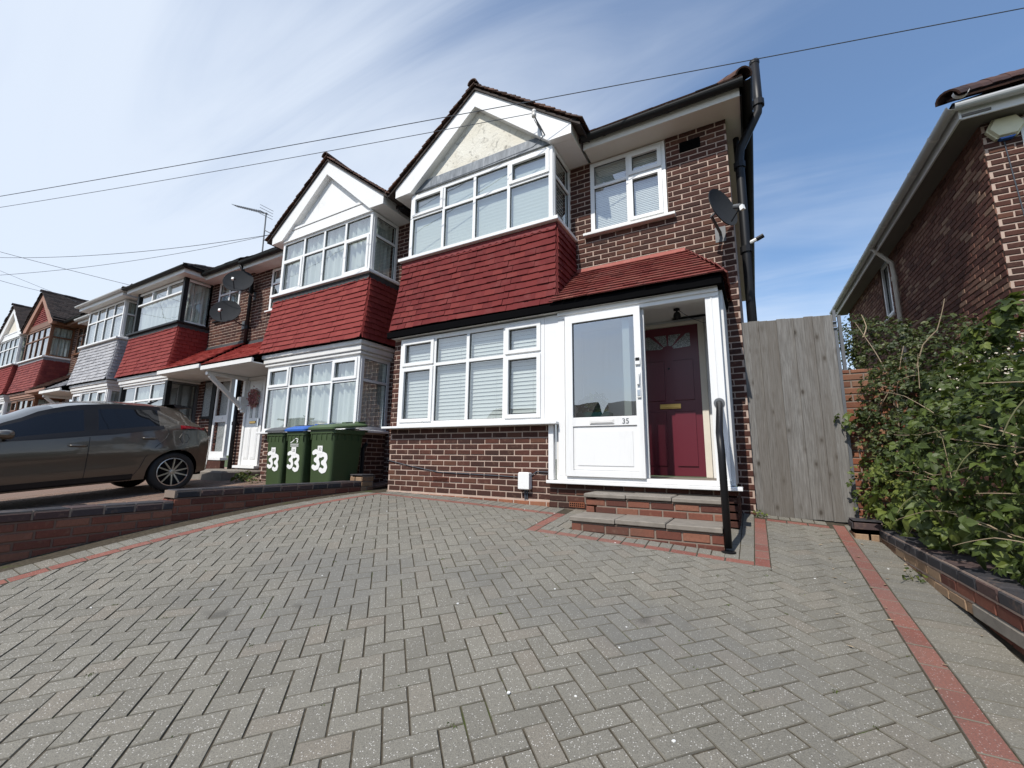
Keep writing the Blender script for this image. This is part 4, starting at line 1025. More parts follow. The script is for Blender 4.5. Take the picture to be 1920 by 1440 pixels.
b = MB(); b.tube([(-.70, -.34, 3.28), (-.58, -.30, 3.18), (-.45, -.2, 3.13), (-.25, -.1, 3.16)], .004, 5); b.build('flex', M['cable'], cm)
pl = thing('potted_plant', 'bushy green plant in a teal trough behind the sliding porch door glass', 'plant', (-1.72, -.52, 1.9))
b = MB(); b.cbox(-1.92, -1.50, -.62, -.46, 1.93, 2.06, .01); b.build('trough', M['teal'], pl)
b = MB(); b.box(-2.085, -1.45, -.66, -.42, 1.90, 1.928); b.box(-2.05, -2.0, -.6, -.45, 1.29, 1.899); b.box(-1.55, -1.5, -.6, -.45, 1.29, 1.899); b.build('stand', M['white_dirty'], pl)
# ------------------------------------------------------------------ the other houses of the terrace
def terrace(c, s, dz, label, tile, style, near, lead='lead_black', frame_mat='white', roofm='roof_dark', upper='curtain', barge='white', ped='white', sill='white', post=None, single_pane=False, canopy='tile_canopy', gut='gutter', side_door=3.35, mort='mortar'):
    h = thing('terraced_house', label, 'house', (c, 0, .9+dz), 'houses of the terrace')
    U = lambda u: c+s*u
    span = lambda u0, u1: (min(U(u0), U(u1)), max(U(u0), U(u1)))
    x0, x1 = span(-1.765, side_door)
    pb = Pieces('brick', M['brick'], make_brick, 'brickwork')
    hole = lambda u0, u1, z0, z1: (span(u0, u1)[0]-x0, span(u0, u1)[1]-x0, z0-.8-dz*0, z1-.8)
    holes = [hole(-1.28, 1.28, .7, 6.0+dz), hole(1.68, 2.72, 4.80+dz, 5.86+dz), hole(2.42, 3.17, 1.2, 3.30+dz)]
    if style != 'plain33': holes.append(hole(1.62, 2.3, 2.36+dz, 3.30+dz))
    brick_wall(pb, h, (x0, 0, .8), FRONT, x1-x0, 5.1+dz, holes=holes, mort=mort)
    # brick base of the bay
    zb = 1.89+dz
    brick_wall(pb, h, (c-1.30, -.625, .75), FRONT, 2.60, zb-.75, mort=mort, off=.04); brick_wall(pb, h, (c+1.30, -.624, .75), RIGHT, .62, zb-.75, mort=mort, off=.1); brick_wall(pb, h, (c-1.30, -.002, .75), LEFT, .62, zb-.75, mort=mort, off=.02)
    pb.emit(h, 300 if near else 150, 12)
    pt = Pieces('hung_tile', M[tile], make_tile, 'hung_tiles'); tile_hang(pt, h, c, dz, lead); pt.emit(h, 300 if near else 0, 25)
    bay_sill(h, c, dz, sill)
    cols = (.70, 1.31, 1.92)
    if single_pane:
        bay_windows(h, c, 4.72+dz, 1.165, -.63, (), None, (), frame_mat, upper, 'curtain', post=post, side_tz=False)
    elif post:
        window(h, (c-1.31, -.63, 4.72+dz), FRONT, 2.62, 1.165, (), None, (), frame_mat, 'curtain')
    else:
        bay_windows(h, c, 4.72+dz, 1.165, -.63, cols, .74, {(0, 0), (3, 0)} if near else set(), frame_mat, upper, 'curtain', sash_mat=frame_mat)
    # ground floor bay window and the moulding above it
    if not single_pane:
        bay_windows(h, c, zb+.045, 1.275, -.68, cols, .84, {(0, 1), (3, 1)}, frame_mat, 'curtain', 'curtain', half=1.30, sash_mat=frame_mat)
    b = MB()
    for k, (o, z0, z1) in enumerate(((.03, 3.205, 3.262), (.055, 3.264, 3.36), (.085, 3.362, 3.445))):
        b.cbox(c-1.32-o, c+1.32+o, -.70-o, -.60, z0+dz, z1+dz, .012); b.cbox(c-1.32-o, c-1.27, -.598, 0, z0+dz, z1+dz, .012); b.cbox(c+1.27, c+1.32+o, -.598, 0, z0+dz, z1+dz, .012)
    b.build('cornice', M['brown_pale' if style == 'brown' else 'white_dirty'], h)
    b = MB(); b.cbox(c-1.38, c+1.38, -.76, -.60, zb, zb+.043, .006); b.cbox(c+1.26, c+1.38, -.598, 0, zb, zb+.042, .006); b.cbox(c-1.38, c-1.26, -.598, 0, zb, zb+.042, .006); b.build('window_sill', M[frame_mat if frame_mat != 'brown' else 'brown'], h)
    # eaves on the door side and main roof
    e0, e1 = span(1.64, side_door); eaves(h, e0, e1, dz, 'white_dirty' if style != 'brown' else 'brown', gut)
    main_roof(h, x0, x1, dz, roofm)
    return h, U, span, x0, x1
def canopy(h, span, s, c, dz, tile, u_end, flat='white_dirty', bracket=True, zt=4.08):
    pc = Pieces('canopy_tile', M[tile], make_tile, 'canopy_tiles'); a, e = span(1.40, u_end)
    leanto(h, pc, a, e, 0, zt+dz, -.95, 3.38+dz); pc.emit(h, 300, 30)
    b = MB(); b.cbox(a, e, -.985, -.945, 3.285+dz, 3.375+dz, .004); b.build('canopy_fascia', M[flat], h)
    b = MB(); b.box(a, e, -.944, -.002, 3.275+dz, 3.30+dz); b.build('canopy_soffit', M[flat], h)
    b = MB(); b.prism([(0, zt+dz-.02), (-.07, zt+dz-.03), (-.012, zt+dz+.09), (0, zt+dz+.09)], lambda y, z: (a, y, z), lambda y, z: (e, y, z)); b.build('canopy_flashing', M['lead_black'], h)
    if bracket:
        x = c+s*(u_end-.10); b = MB()
        b.cbox(x-.045, x+.045, -.90, -.002, 3.19+dz, 3.27+dz, .006); b.cbox(x-.045, x+.045, -.085, -.003, 2.45+dz, 3.188+dz, .006)
        T = Matrix.Translation((x, -.045, 2.52+dz)) @ Matrix.Rotation(math.atan2(.80, .68), 4, 'X'); b.cbox(-.04, .04, -.04, .04, 0, 1.03, .006, T=T)
        b.cbox(x-.075, x+.075, -.16, .0, 2.62+dz, 2.80+dz, .01); b.cbox(x-.06, x+.06, -.13, .0, 2.50+dz, 2.62+dz, .01); b.build('bracket', M['white'], h)
# number 33
C33 = -7.06
h33, U, span, x0, x1 = terrace(C33, -1, 0, 'bright red tile-hung mid terrace house with white gable and white front door behind the bins', 'tile33', 'plain33', True, upper='curtain')
gable(h33, C33, 0, 'roof', 'white', 'white', 'frieze')
window(h33, (U(2.70), 0, 4.82), FRONT, 1.0, 1.03, (.5,), .66, {(1, 0)}, 'white', 'curtain', sill=(.07, .06, .04, 'white'))
canopy(h33, span, -1, C33, 0, 'tile_canopy', 3.30)
X0, X1 = -10.25, -9.52
b = MB(); b.cbox(X0, X0+.07, -.03, .05, 1.26, 3.26); b.cbox(X1-.07, X1, -.03, .05, 1.26, 3.26); b.cbox(X0+.071, X1-.071, -.029, .05, 3.19, 3.26); b.cbox(X0-.05, X1+.05, -.12, .05, 1.20, 1.258); b.build('door_frame', M['white'], h33)
d = MB(); d.cbox(X0+.072, X1-.072, -.005, .04, 1.262, 3.188)
xm = (X0+X1)/2
for a, e, z0, z1 in ((X0+.14, xm-.04, 1.40, 2.10), (xm+.04, X1-.14, 1.40, 2.10), (X0+.14, X1-.14, 2.92, 3.10)): d.cbox(a, e, -.016, -.004, z0, z1, .006); d.cbox(a+.03, e-.03, -.021, -.016, z0+.03, z1-.03, .004)
d33 = d.build('front_door', M['white'], h33)
for sx in (-1, 1):
    q = MB(); q.box(xm+sx*.11-.045, xm+sx*.11+.045, -.014, -.0055, 2.32, 2.66); q.build('door_light', M['glass_fan'], d33)
q = MB(); q.cbox(xm-.11, xm+.11, -.022, -.006, 2.19, 2.245); q.build('letterbox', M['brass'], d33)
q = MB(); q.cbox(X1-.125, X1-.09, -.05, -.006, 2.12, 2.30); q.build('handle', M['chrome'], d33)
b = MB(); b.cbox(-10.9, -9.15, -.92, -.03, .90, 1.17, .03); b.build('porch_step', M['concrete'], h33)
downpipe(h33, [(-10.44, -.40, 5.98), (-10.44, -.30, 5.80), (-10.44, -.09, 5.62), (-10.44, -.085, 5.5), (-10.44, -.085, 4.12)], .042, 'black', [(-10.44, -.085, 5.42), (-10.44, -.085, 4.5)])
downpipe(h33, [(-10.47, -.085, 3.27), (-10.47, -.085, 1.0)], .045, 'black', [(-10.47, -.085, 2.2)])
b = MB(); b.tube([(-5.62, -.62, .95), (-5.62, -.62, 1.62), (-5.60, -.56, 1.70)], .035, 8); b.build('waste_pipe', M['black'], h33)
wr = thing('wreath', 'pink blossom wreath hung on the white front door', 'wreath', (xm, -.03, 2.76))
q = random.Random(3); b = MB()
for i in range(520):
    t = q.uniform(0, 2*PI); r = .125+q.gauss(0, .045); p = Vector((xm+r*math.cos(t), -.055+q.uniform(-.03, .02), 2.77+r*1.12*math.sin(t))); e = .022
    A = Vector((q.gauss(0, 1), q.gauss(0, 1), q.gauss(0, 1))).normalized(); B = A.orthogonal().normalized()
    b.add([p-A*e, p+B*e*.7, p+A*e, p-B*e*.7], [(0, 1, 2, 3)], q.random())
b.build('blossom', M['wreath'], wr)
b = MB(); b.tube([(xm+.155*math.cos(2*PI*k/16), -.05, 2.77+.174*math.sin(2*PI*k/16)) for k in range(17)], .018, 6); b.build('ring', M['stem'], wr)
# number 31
C31, D31 = -13.76, .06
h31, U, span, x0, x1 = terrace(C31, 1, D31, 'red tile-hung mid terrace house with hipped bay and black window posts', 'tile33', 'plain', True, post='black', sill='black', upper='curtain', single_pane=True)
# its large undivided panes with top lights: rebuild the bay fronts with three top lights over one wide pane
b = MB(); z = 4.72+D31
for x in (-.42, .43): b.cbox(C31+x-.03, C31+x+.03, -.655, -.60, z+.84, z+1.105)
b.cbox(C31-1.25, C31+1.25, -.657, -.60, z+.79, z+.838); b.build('transom', M['white'], h31)
window(h31, (C31-1.30, -.68, 1.935+D31), FRONT, 2.60, 1.275, (.87, 1.73), .84, set(), 'white', 'curtain')
for O, sd in (((C31+1.30, -.66, 1.936+D31), RIGHT), ((C31-1.30, 0, 1.936+D31), LEFT)): window(h31, O, sd, .655, 1.27, (), None, (), 'grey_metal', 'curtain')
b = MB(); b.cbox(C31+1.33, C31+1.22, -.72, -.62, 1.93, 3.27, .004); b.cbox(C31-1.33, C31-1.22, -.72, -.62, 1.93, 3.27, .004); b.build('bay_post', M['black'], h31)
hip_bay_roof(h31, C31, D31, 'roof_dark', 'white_dirty', 'gutter')
window(h31, (U(1.70), 0, 4.84+D31), FRONT, 1.0, 1.05, (.5,), .70, set(), 'white', 'curtain', sill=(.07, .06, .04, 'black'))
canopy(h31, span, 1, C31, D31, 'tile_canopy', 3.32, bracket=False)
b = MB(); b.cbox(U(1.64), U(2.06), -.03, .04, 2.36, 3.33); b.cbox(U(2.08), U(2.20), -.045, .05, 1.40, 3.34); b.build('side_light_frame', M['black'], h31)
q = MB(); q.box(U(1.69), U(2.01), -.036, -.031, 2.42, 3.28); q.build('pane', M['glass_fan'], h31)
b = MB(); a, e = U(2.22), U(2.86)
b.cbox(a, a+.07, -.03, .05, 1.42, 3.33); b.cbox(e-.07, e, -.03, .05, 1.42, 3.33); b.cbox(a+.071, e-.071, -.029, .05, 3.26, 3.33); b.cbox(a+.071, e-.071, -.029, .05, 1.42, 1.56); b.cbox(a+.071, e-.071, -.029, .05, 2.26, 2.42); b.cbox(a-.06, e+.06, -.12, .05, 1.36, 1.418)
d31 = b.build('front_door', M['white'], h31)
for z0, z1 in ((1.56, 2.26), (2.42, 3.26)): q = MB(); q.box(a+.071, e-.071, 0.0, .006, z0, z1); q.build('door_light', M['glass_fan'], d31)
q = MB(); q.cbox(a+.22, e-.22, -.04, -.03, 2.31, 2.37); q.build('letterbox', M['sticker'], d31)
b = MB(); b.box(a-.06, e+.06, -.10, -.002, .95, 1.355); b.build('step_wall', M['brick'], h31)
# number 29
C29, D29 = -17.28, .10
h29, U, span, x0, x1 = terrace(C29, -1, D29, 'pale grey tile-hung mid terrace house with white gutters and canopy bracket', 'tile_grey', 'plain', False, lead=None, gut='gutter_grey', upper='slats')
hip_bay_roof(h29, C29, D29, 'roof_dark', 'white', 'gutter_grey')
window(h29, (U(2.70), 0, 4.86+D29), FRONT, 1.0, 1.0, (.5,), .66, set(), 'white', 'curtain', sill=(.07, .06, .04, 'white'))
canopy(h29, span, -1, C29, D29, 'tile_grey', 3.30)
# number 27
C27, D27 = -23.45, .20
h27, U, span, x0, x1 = terrace(C27, 1, D27, 'brown timber terrace house with tiled gable and stained window frames', 'tile27', 'brown', False, lead='lead_grey', frame_mat='brown', upper='slats')
gable(h27, C27, D27, 'roof_dark', 'brown_pale', 'brown', 'tiles', single=False, box='brown')
window(h27, (U(1.70), 0, 4.84+D27), FRONT, 1.0, 1.05, (.5,), .70, set(), 'brown', 'curtain', sill=(.07, .06, .04, 'brown'))
canopy(h27, span, 1, C27, D27, 'roof', 3.32, flat='brown_pale', bracket=False)
# number 25
C25, D25 = -26.98, .25
h25, U, span, x0, x1 = terrace(C25, -1, D25, 'farthest red tile-hung terrace house with white bargeboards and cream gable', 'tile33', 'plain', False, lead=None)
gable(h25, C25, D25, 'roof_dark', 'white', 'cream', 'frieze', single=False)
canopy(h25, span, -1, C25, D25, 'tile_canopy', 3.30)

# ------------------------------------------------------------------ dishes, aerial, wires
def dish(p, nrm, R, label, wallp, group='satellite dishes'):
    t = thing('satellite_dish', label, 'satellite dish', p, group)
    n = Vector(nrm).normalized(); T = Matrix.Translation(p) @ n.to_track_quat('Z', 'Y').to_matrix().to_4x4()
    b = MB(); rows = []; back = []
    for i in range(8):
        r = R*i/7; h = .22*r*r/R
        rows.append([(r*1.0*math.cos(a), r*1.1*math.sin(a), h) for a in [2*PI*k/28 for k in range(28)]]); back.append([(x, y, z-.012) for x, y, z in rows[-1]])
    b.grid(rows, T=T, closed=True); b.grid([x[::-1] for x in back], T=T, closed=True); b.grid([rows[-1], back[-1]][::-1], T=T, closed=True); b.build('reflector', M['dish'], t, smooth=True)
    b = MB(T); tip = (0, -R*.62, R*1.0); b.tube([(0, -R*1.0, .10), (0, -R*1.02, R*.35), tip], .011, 6); b.build('arm', M['dish'], t)
    b = MB(T); b.tube([tip, (tip[0], tip[1]+.05, tip[2]-.07)], .028, 10); b.box(-.02, .02, tip[1]-.06, tip[1], tip[2]-.01, tip[2]+.03, m=1); b.build('receiver', [M['grey_metal'], M['sticker']], t)
    q = T @ Vector((0, 0, -.02)); b = MB(); b.tube([q, q-n*.10, Vector(wallp)+Vector((0, -.06, 0)), wallp], .018, 8); w = Vector(wallp); b.box(w.x-.06, w.x+.06, w.y-.012, w.y, w.z-.10, w.z+.10); b.build('bracket', M['grey_metal'], t)
dish((-.175, -.36, 4.44), (.80, -.52, .20), .235, 'dark satellite dish on the brick corner by the black drainpipe', (-.20, -.001, 4.30))
dish((-10.37, -.42, 5.49), (.60, -.62, .42), .315, 'upper of the two dark satellite dishes by the bay with black posts', (-10.40, -.001, 5.30))
dish((-10.70, -.45, 4.79), (.60, -.62, .42), .315, 'lower of the two dark satellite dishes by the bay with black posts', (-10.75, -.001, 4.62))
ae = thing('tv_aerial', 'rooftop television aerial on a thin mast beside the white gable', 'aerial', (-12.14, 1.0, 7.0), 'television aerials')
b = MB(); b.tube([(-12.12, 1.0, 6.75), (-12.165, 1.0, 8.56)], .022, 6); b.tube([(-12.15, 1.0, 8.0), (-11.7, 1.0, 7.75)], .014, 5); b.build('mast', M['grey_metal'], ae)
A, B = Vector((-12.1, 1.0, 8.52)), Vector((-13.75, .9, 9.2)); b = MB(); b.tube([A, B], .012, 5); b.build('boom', M['grey_metal'], ae)
for k in range(14):
    p = A.lerp(B, .12+.88*k/13); b = MB(); l = .16-.004*k; b.tube([p-Vector((.0, l, .0)), p+Vector((0, l, 0))], .007, 4); b.build('element', M['grey_metal'], ae)
for k in range(4):
    p = A.lerp(B, .06); b = MB(); b.tube([p+Vector((.05, -.2, -.12+.09*k)), p+Vector((.05, .2, -.12+.09*k))], .007, 4); b.build('reflector_rod', M['grey_metal'], ae)
a2 = thing('tv_aerial', 'small far aerial above the hipped bay roof', 'aerial', (-17.2, 1.0, 7.0), 'television aerials')
b = MB(); b.tube([(-17.2, 1.0, 6.8), (-17.2, 1.0, 7.35)], .02, 5); b.build('mast', M['grey_metal'], a2)
b = MB(); b.tube([(-17.1, 1.0, 7.3), (-17.9, .9, 7.62)], .012, 4)
b.build('boom', M['grey_metal'], a2)
for k in range(7): b = MB(); p = Vector((-17.2-.1*k, 1-.012*k, 7.34+.04*k)); b.tube([p-Vector((0, .13, 0)), p+Vector((0, .13, 0))], .007, 4); b.build('element', M['grey_metal'], a2)
def wire(label, A, B, sag, r=.010, ext=0.0):
    A, B = Vector(A), Vector(B); A = A+(A-B)*ext; n = 40
    pts = [A.lerp(B, k/n)-Vector((0, 0, sag*4*(k/n)*(1-k/n))) for k in range(n+1)]
    b = MB(); b.tube(pts, r*.8, 6); tag(b.build('overhead_wire', M['cable']), label, 'wire', 'overhead wires')
P1A, P1B = Vector((-12.42, -3.895, 6.51)), Vector((2.73, .383, 6.5)); d_ = P1B-P1A
wire('long overhead wire crossing above the gable ridges into the upper corner of the sky', P1A-d_*.6, P1B+d_*.5, .20, .007)
wire('overhead wire ending at the porcelain insulator on the dull red house', (-14.475, -3.554, 7.0), (-2.40, -.86, 6.30), .10, .006, .6)
wire('overhead wire ending at the corner of the white gable', (-17.34, -2.98, 7.0), (-8.62, -.74, 6.12), .42, .007, .6)
wire('overhead wire rising behind the television aerial', (-18.87, -2.68, 7.0), (-11.6, 1.2, 7.9), .50, .007, .6)
wire('overhead wire sloping down to the hipped bay with black posts', (-17.86, -2.88, 7.0), (-15.35, -.8, 6.25), .06, .008, 1.2)
wire('faint overhead wire sloping down to the pale grey house', (-19.83, -2.49, 7.0), (-18.6, -.8, 6.2), .04, .006, 1.2)
wire('overhead wire ending at the brown timber gable', (-20.96, -2.26, 7.0), (-23.4, -.8, 7.55), .05, .008, 1.0)
# ------------------------------------------------------------------ wheelie bins
def rrect(x0, x1, y0, y1, r, z, n=4):
    P = []
    for cx, cy, a0 in ((x1-r, y1-r, 0), (x0+r, y1-r, PI/2), (x0+r, y0+r, PI), (x1-r, y0+r, 1.5*PI)):
        for k in range(n+1): t = a0+PI/2*k/n; P.append((cx+r*math.cos(t), cy+r*math.sin(t), z))
    return P
def stroke(b, pts, w, T, n=5):
    """brush stroke: a flat ribbon of paint with round joints, in the local XZ plane"""
    for i in range(len(pts)-1):
        p, q = Vector(pts[i]), Vector(pts[i+1]); d = (q-p).normalized() if (q-p).length else Vector((1, 0)); nn = Vector((-d.y, d.x))*w/2
        c = [p+nn, p-nn, q-nn, q+nn]; b.add([(v.x, -.0001*i, v.y) for v in c], [(0, 1, 2, 3)], T=T)
    for i, p in enumerate(pts): b.add([(p[0]+w/2*math.cos(2*PI*k/12), -.00005-.0001*i, p[1]+w/2*math.sin(2*PI*k/12)) for k in range(12)], [tuple(range(12))], T=T)
def three(x, z, w, h): return [(x-w*.45, z+h*.42), (x-w*.1, z+h*.5), (x+w*.35, z+h*.42), (x+w*.42, z+h*.25), (x+w*.2, z+h*.06), (x-w*.1, z+h*.0), (x+w*.3, z-h*.08), (x+w*.45, z-h*.26), (x+w*.3, z-h*.44), (x-w*.1, z-h*.5), (x-w*.42, z-h*.42)]
def bin_(x0, x1, y0, y1, z, H, lidm, label, num, logo=False, yaw=0.0):
    t = thing('wheelie_bin', label, 'wheelie bin', ((x0+x1)/2, (y0+y1)/2, z), 'wheelie bins')
    cx, cy = (x0+x1)/2, (y0+y1)/2; W, D = x1-x0, y1-y0
    T = Matrix.Translation((cx, cy, z)) @ Matrix.Rotation(yaw, 4, 'Z')
    b = MB(T); R = []
    for f, zz in ((.84, .05), (.86, .09), (.97, H*.83), (.98, H*.86), (1.0, H*.868), (1.0, H*.925)):
        k = .80+.20*(zz/(H*.925)) if f < 1 else 1
        R.append(rrect(-W/2*(.80+.13*zz/H) if f < 1 else -W/2, W/2*(.80+.13*zz/H) if f < 1 else W/2, -D/2*(.88+.09*zz/H) if f < 1 else -D/2, D/2*(.72+.24*zz/H) if f < 1 else D/2, .05, zz))
    b.grid(R, closed=True); b.add(R[0], [tuple(range(len(R[0])))[::-1]]); b.build('bin_body', M['green_bin'], t, smooth=False)
    # moulded ribs below the rim
    b = MB(T)
    for i in range(5): x = -W*.40+W*.80*i/4; b.box(x-.008, x+.008, -D/2*.985, -D/2*.93, H*.78, H*.866)
    for i in range(4): y = -D*.33+D*.62*i/3; b.box(W/2*.90, W/2*.97, y-.008, y+.008, H*.78, H*.866)
    b.build('rib', M['green_bin'], t)
    TL = T @ Matrix.Translation((0, -D/2, H*.925)) @ Matrix.Rotation(.11, 4, 'X') @ Matrix.Translation((0, D/2, -H*.925))
    b = MB(TL); L = [rrect(-W/2-.018, W/2+.018, -D/2-.03, D/2+.03, .05, H*.925+.002), rrect(-W/2-.02, W/2+.02, -D/2-.032, D/2+.03, .05, H*.925+.032), rrect(-W/2+.01, W/2-.01, -D/2+.0, D/2, .05, H*.925+.052), rrect(-W*.36, W*.36, -D*.36, D*.36, .06, H*.925+.075)]
    b.grid(L, closed=True); b.add(L[-1], [tuple(range(len(L[-1])))])
    b.box(-W*.34, -W*.18, D*.36, D/2+.06, H*.925+.055, H*.925+.095); b.box(W*.18, W*.34, D*.36, D/2+.06, H*.925+.055, H*.925+.095); lid = b.build('lid', M[lidm], t)
    b = MB(T); b.tube([(-W*.42, D/2+.055, H*.93), (W*.42, D/2+.055, H*.93)], .016, 8); b.build('handle', M['green_bin'], t)
    for s in (-1, 1):
        b = MB(T @ Matrix.Translation((s*W*.40, D/2-.04, .10)) @ Matrix.Rotation(PI/2, 4, 'Y')); b.lathe([(0, -.025), (.07, -.025), (.10, -.02), (.10, .02), (.07, .025), (0, .025)], 16); b.build('wheel', M['rubber'], t)
    # painted number, sticker
    front = lambda zz: T @ Matrix.Translation((0, -D/2*(.88+.09*zz/H)-.004, 0)) @ Matrix.Rotation(math.atan(.09*D/2/H), 4, 'X')
    F = front(0); b = MB()
    h, w = num
    for s in (-1, 1): stroke(b, [(p[0], p[1]) for p in three(s*w*.62-.015*W, H*.47-.02*s, w, h)], .070 if W > .53 else .058, F)
    b.build('painted_number', M['sticker'], t)
    b = MB(F); sx = -.01; zs = H*.47+h*.5+.045
    if not logo or True: b.box(sx-.055, sx+.055, -.0025, .0, zs-.06, zs+.06, m=0)
    for k in (-1, 1): stroke(b, [(sx+k*.016+p[0]*.0, p[1]) if 0 else (p[0], p[1]) for p in three(sx+k*.016, zs+.01, .02, .04)], .006, F @ Matrix.Translation((0, -.0035, 0)))
    nst = len(b.f); b.m = [0]*6+[1]*(nst-6)
    b.build('sticker', [M['sticker'], M['black']], t)
    if logo:
        b = MB(); stroke(b, [(-.10, zs+.13), (-.05, zs+.15), (.0, zs+.19), (.04, zs+.195), (.075, zs+.18)], .012, F); stroke(b, [(.05, zs+.165), (.07, zs+.15), (.055, zs+.135)], .016, F)
        for r in range(2):
            x = -.10
            while x < .09: b.box(x, x+.014, -.0015, 0, zs+.098-.028*r, zs+.112-.028*r, T=F); x += .02
        b.build('emblem', M['sticker'], t)
    return t
bin_(-6.00, -5.43, -1.36, -.74, .925, 1.04, 'green_lid', 'largest dark green wheelie bin with green lid and a white painted 33', (.25, .135))
bin_(-6.52, -6.04, -1.40, -.86, .925, 1.02, 'blue_lid', 'green wheelie bin with a blue lid, white emblem and painted 33', (.225, .115), logo=True)
bin_(-7.04, -6.56, -1.40, -.86, .925, 1.01, 'grey_lid', 'narrow green wheelie bin with a grey lid nearest the white front door', (.225, .115))

# ------------------------------------------------------------------ low walls
lw = thing('boundary_wall', 'low red brick wall with dark coping bricks stepping down between the two driveways', 'wall', (-5.3, -2.8, .7))
pw = Pieces('brick', M['brick_cleaner'], make_brick, 'brickwork'); pcop = Pieces('coping_brick', M['brick_blue'], make_brick, 'coping')
for (ya, yb, zt) in ((-3.40, -.98, 1.125), (-6.2, -3.40, 1.02)):
    n = math.ceil((zt-.072-.35)/.075); z0 = zt-.072-n*.075; L = yb-ya
    brick_wall(pw, lw, (-5.19, ya, z0), RIGHT, L, n*.075-.002, mort='mortar_dark', off=.05, thick=.21)
    brick_wall(pcop, lw, (-5.187, ya, zt-.070), RIGHT, L, .070, mort='mortar_dull', name='coping_bed', thick=.216, off=.02)
    if ya < -5: pass
    brick_wall(pw, lw, (-5.40, ya-.001, z0), FRONT, .208, n*.075-.002, mort='mortar_dark', off=.0, thick=.05, name='wall_end')
    # tops of the coping bricks
    T = frame((-5.40, ya, zt-.002), (1, 0, 0), (0, 0, 1))
    k = 0; y = ya+.02-.225
    while y < yb:
        a, e = max(y, ya), min(y+.214, yb)
        if e-a > .05: b = MB(); M4 = frame2((-5.188, a, zt), (0, 1, 0), (-1, 0, 0)); pcop.add((round((e-a)/.006)*.006, .21), M4, score(M4, e-a, .21))
        y += .225
brick_wall(pw, lw, (-5.40, -3.401, .96), FRONT, .208, .09, mort='mortar_dark', thick=.02, name='wall_end')
pp = Pieces('pier_brick', M['brick_buff'], make_brick, 'pier_brickwork')
brick_wall(pp, lw, (-5.42, -1.0, .90), FRONT, .24, .30, mort='mortar_dull', thick=.2, name='pier'); brick_wall(pp, lw, (-5.18, -1.0, .90), RIGHT, .225, .30, mort='mortar_dull', name='pier', thick=.2)
b = MB(); b.cbox(-5.43, -5.17, -1.01, -.77, 1.202, 1.225, .01); b.build('pier_cap', M['brick_blue'], lw)
pp.emit(lw); pw.emit(lw); pcop.emit(lw)

rw = thing('retaining_wall', 'low retaining brick wall with dark coping below the brambles', 'wall', (1.0, -2, .7))
pw = Pieces('brick', M['brick_buff'], make_brick, 'brickwork'); pr = Pieces('red_brick', M['brick_cleaner'], make_brick, 'red_brickwork'); pcop = Pieces('coping_brick', M['brick_blue'], make_brick, 'coping')
Lw = Vector((1.045-.93, -3.9, 0)); a_ = Lw.normalized(); n_ = Vector((a_.y, -a_.x, 0))       # runs towards the street, faces the drive
if n_.x > 0: n_ = -n_
S = (a_, n_); zt = .905; o0 = Vector((.92, -.50, 0)); L = Lw.length
O = lambda z, d=0, k=0: (o0.x+a_.x*k+n_.x*d, o0.y+a_.y*k+n_.y*d, z)
brick_wall(pcop, rw, O(zt-.07, .004), S, L, .07, mort='mortar', name='coping_bed', thick=.225, off=.05)
brick_wall(pw, rw, O(zt-.145), S, 1.35, .073, mort='mortar', thick=.21, off=.0); brick_wall(pr, rw, O(zt-.145, 0, 1.35), S, L-1.35, .073, mort='mortar', thick=.21)
brick_wall(pw, rw, O(zt-.22, 0, 0), S, 1.75, .073, mort='mortar', thick=.21, off=.1)
brick_wall(pr, rw, O(zt-.52, -.04), S, L, .298, mort='mortar_dull', thick=.16, off=.1, name='footing')
T = frame(O(0), *S); b = MB(T); b.cbox(1.76, L, -.012, .20, zt-.225, zt-.148, .01); b.build('concrete_lintel', M['concrete'], rw)
k = -.175
while k < L:
    s0, s1 = max(k, 0), min(k+.214, L)
    if s1-s0 > .05: M4 = frame2(O(zt, .002, s0), a_, -n_); pcop.add((round((s1-s0)/.006)*.006, .215), M4, score(M4, s1-s0, .21))
    k += .225
# brick pier at the gate end of the wall
brick_wall(pw, rw, (.735, -.53, .72), FRONT, .20, .17, mort='mortar', thick=.22, name='pier'); brick_wall(pw, rw, (.735, -.31, .72), LEFT, .22, .17, mort='mortar', thick=.2, name='pier')
brick_wall(pcop, rw, (.73, -.535, .893), FRONT, .21, .072, mort='mortar', thick=.23, name='pier_top'); brick_wall(pcop, rw, (.73, -.305, .893), LEFT, .23, .072, mort='mortar', thick=.2, name='pier_top')
b = MB(); b.cbox(.728, .945, -.545, -.30, .966, .972, .002); b.box(.74, .93, -.52, -.31, .72, .965); b.build('pier_cap', M['brick_blue'], rw)
pw.emit(rw); pr.emit(rw); pcop.emit(rw)

ow = thing('garden_wall', 'orange brick garden wall half hidden by shrubs beside the wooden gate', 'wall', (1.2, .2, .8))
po = Pieces('brick', M['brick_orange'], make_brick, 'brickwork')
brick_wall(po, ow, (.875, .15, .80), FRONT, .6, 1.69, mort='mortar_dull', thick=.2, off=.08); po.emit(ow)
b = MB(); b.box(.872, .876+.0, .15, .35, .80, 2.49); b.build('wall_end', M['brick_orange'], ow)

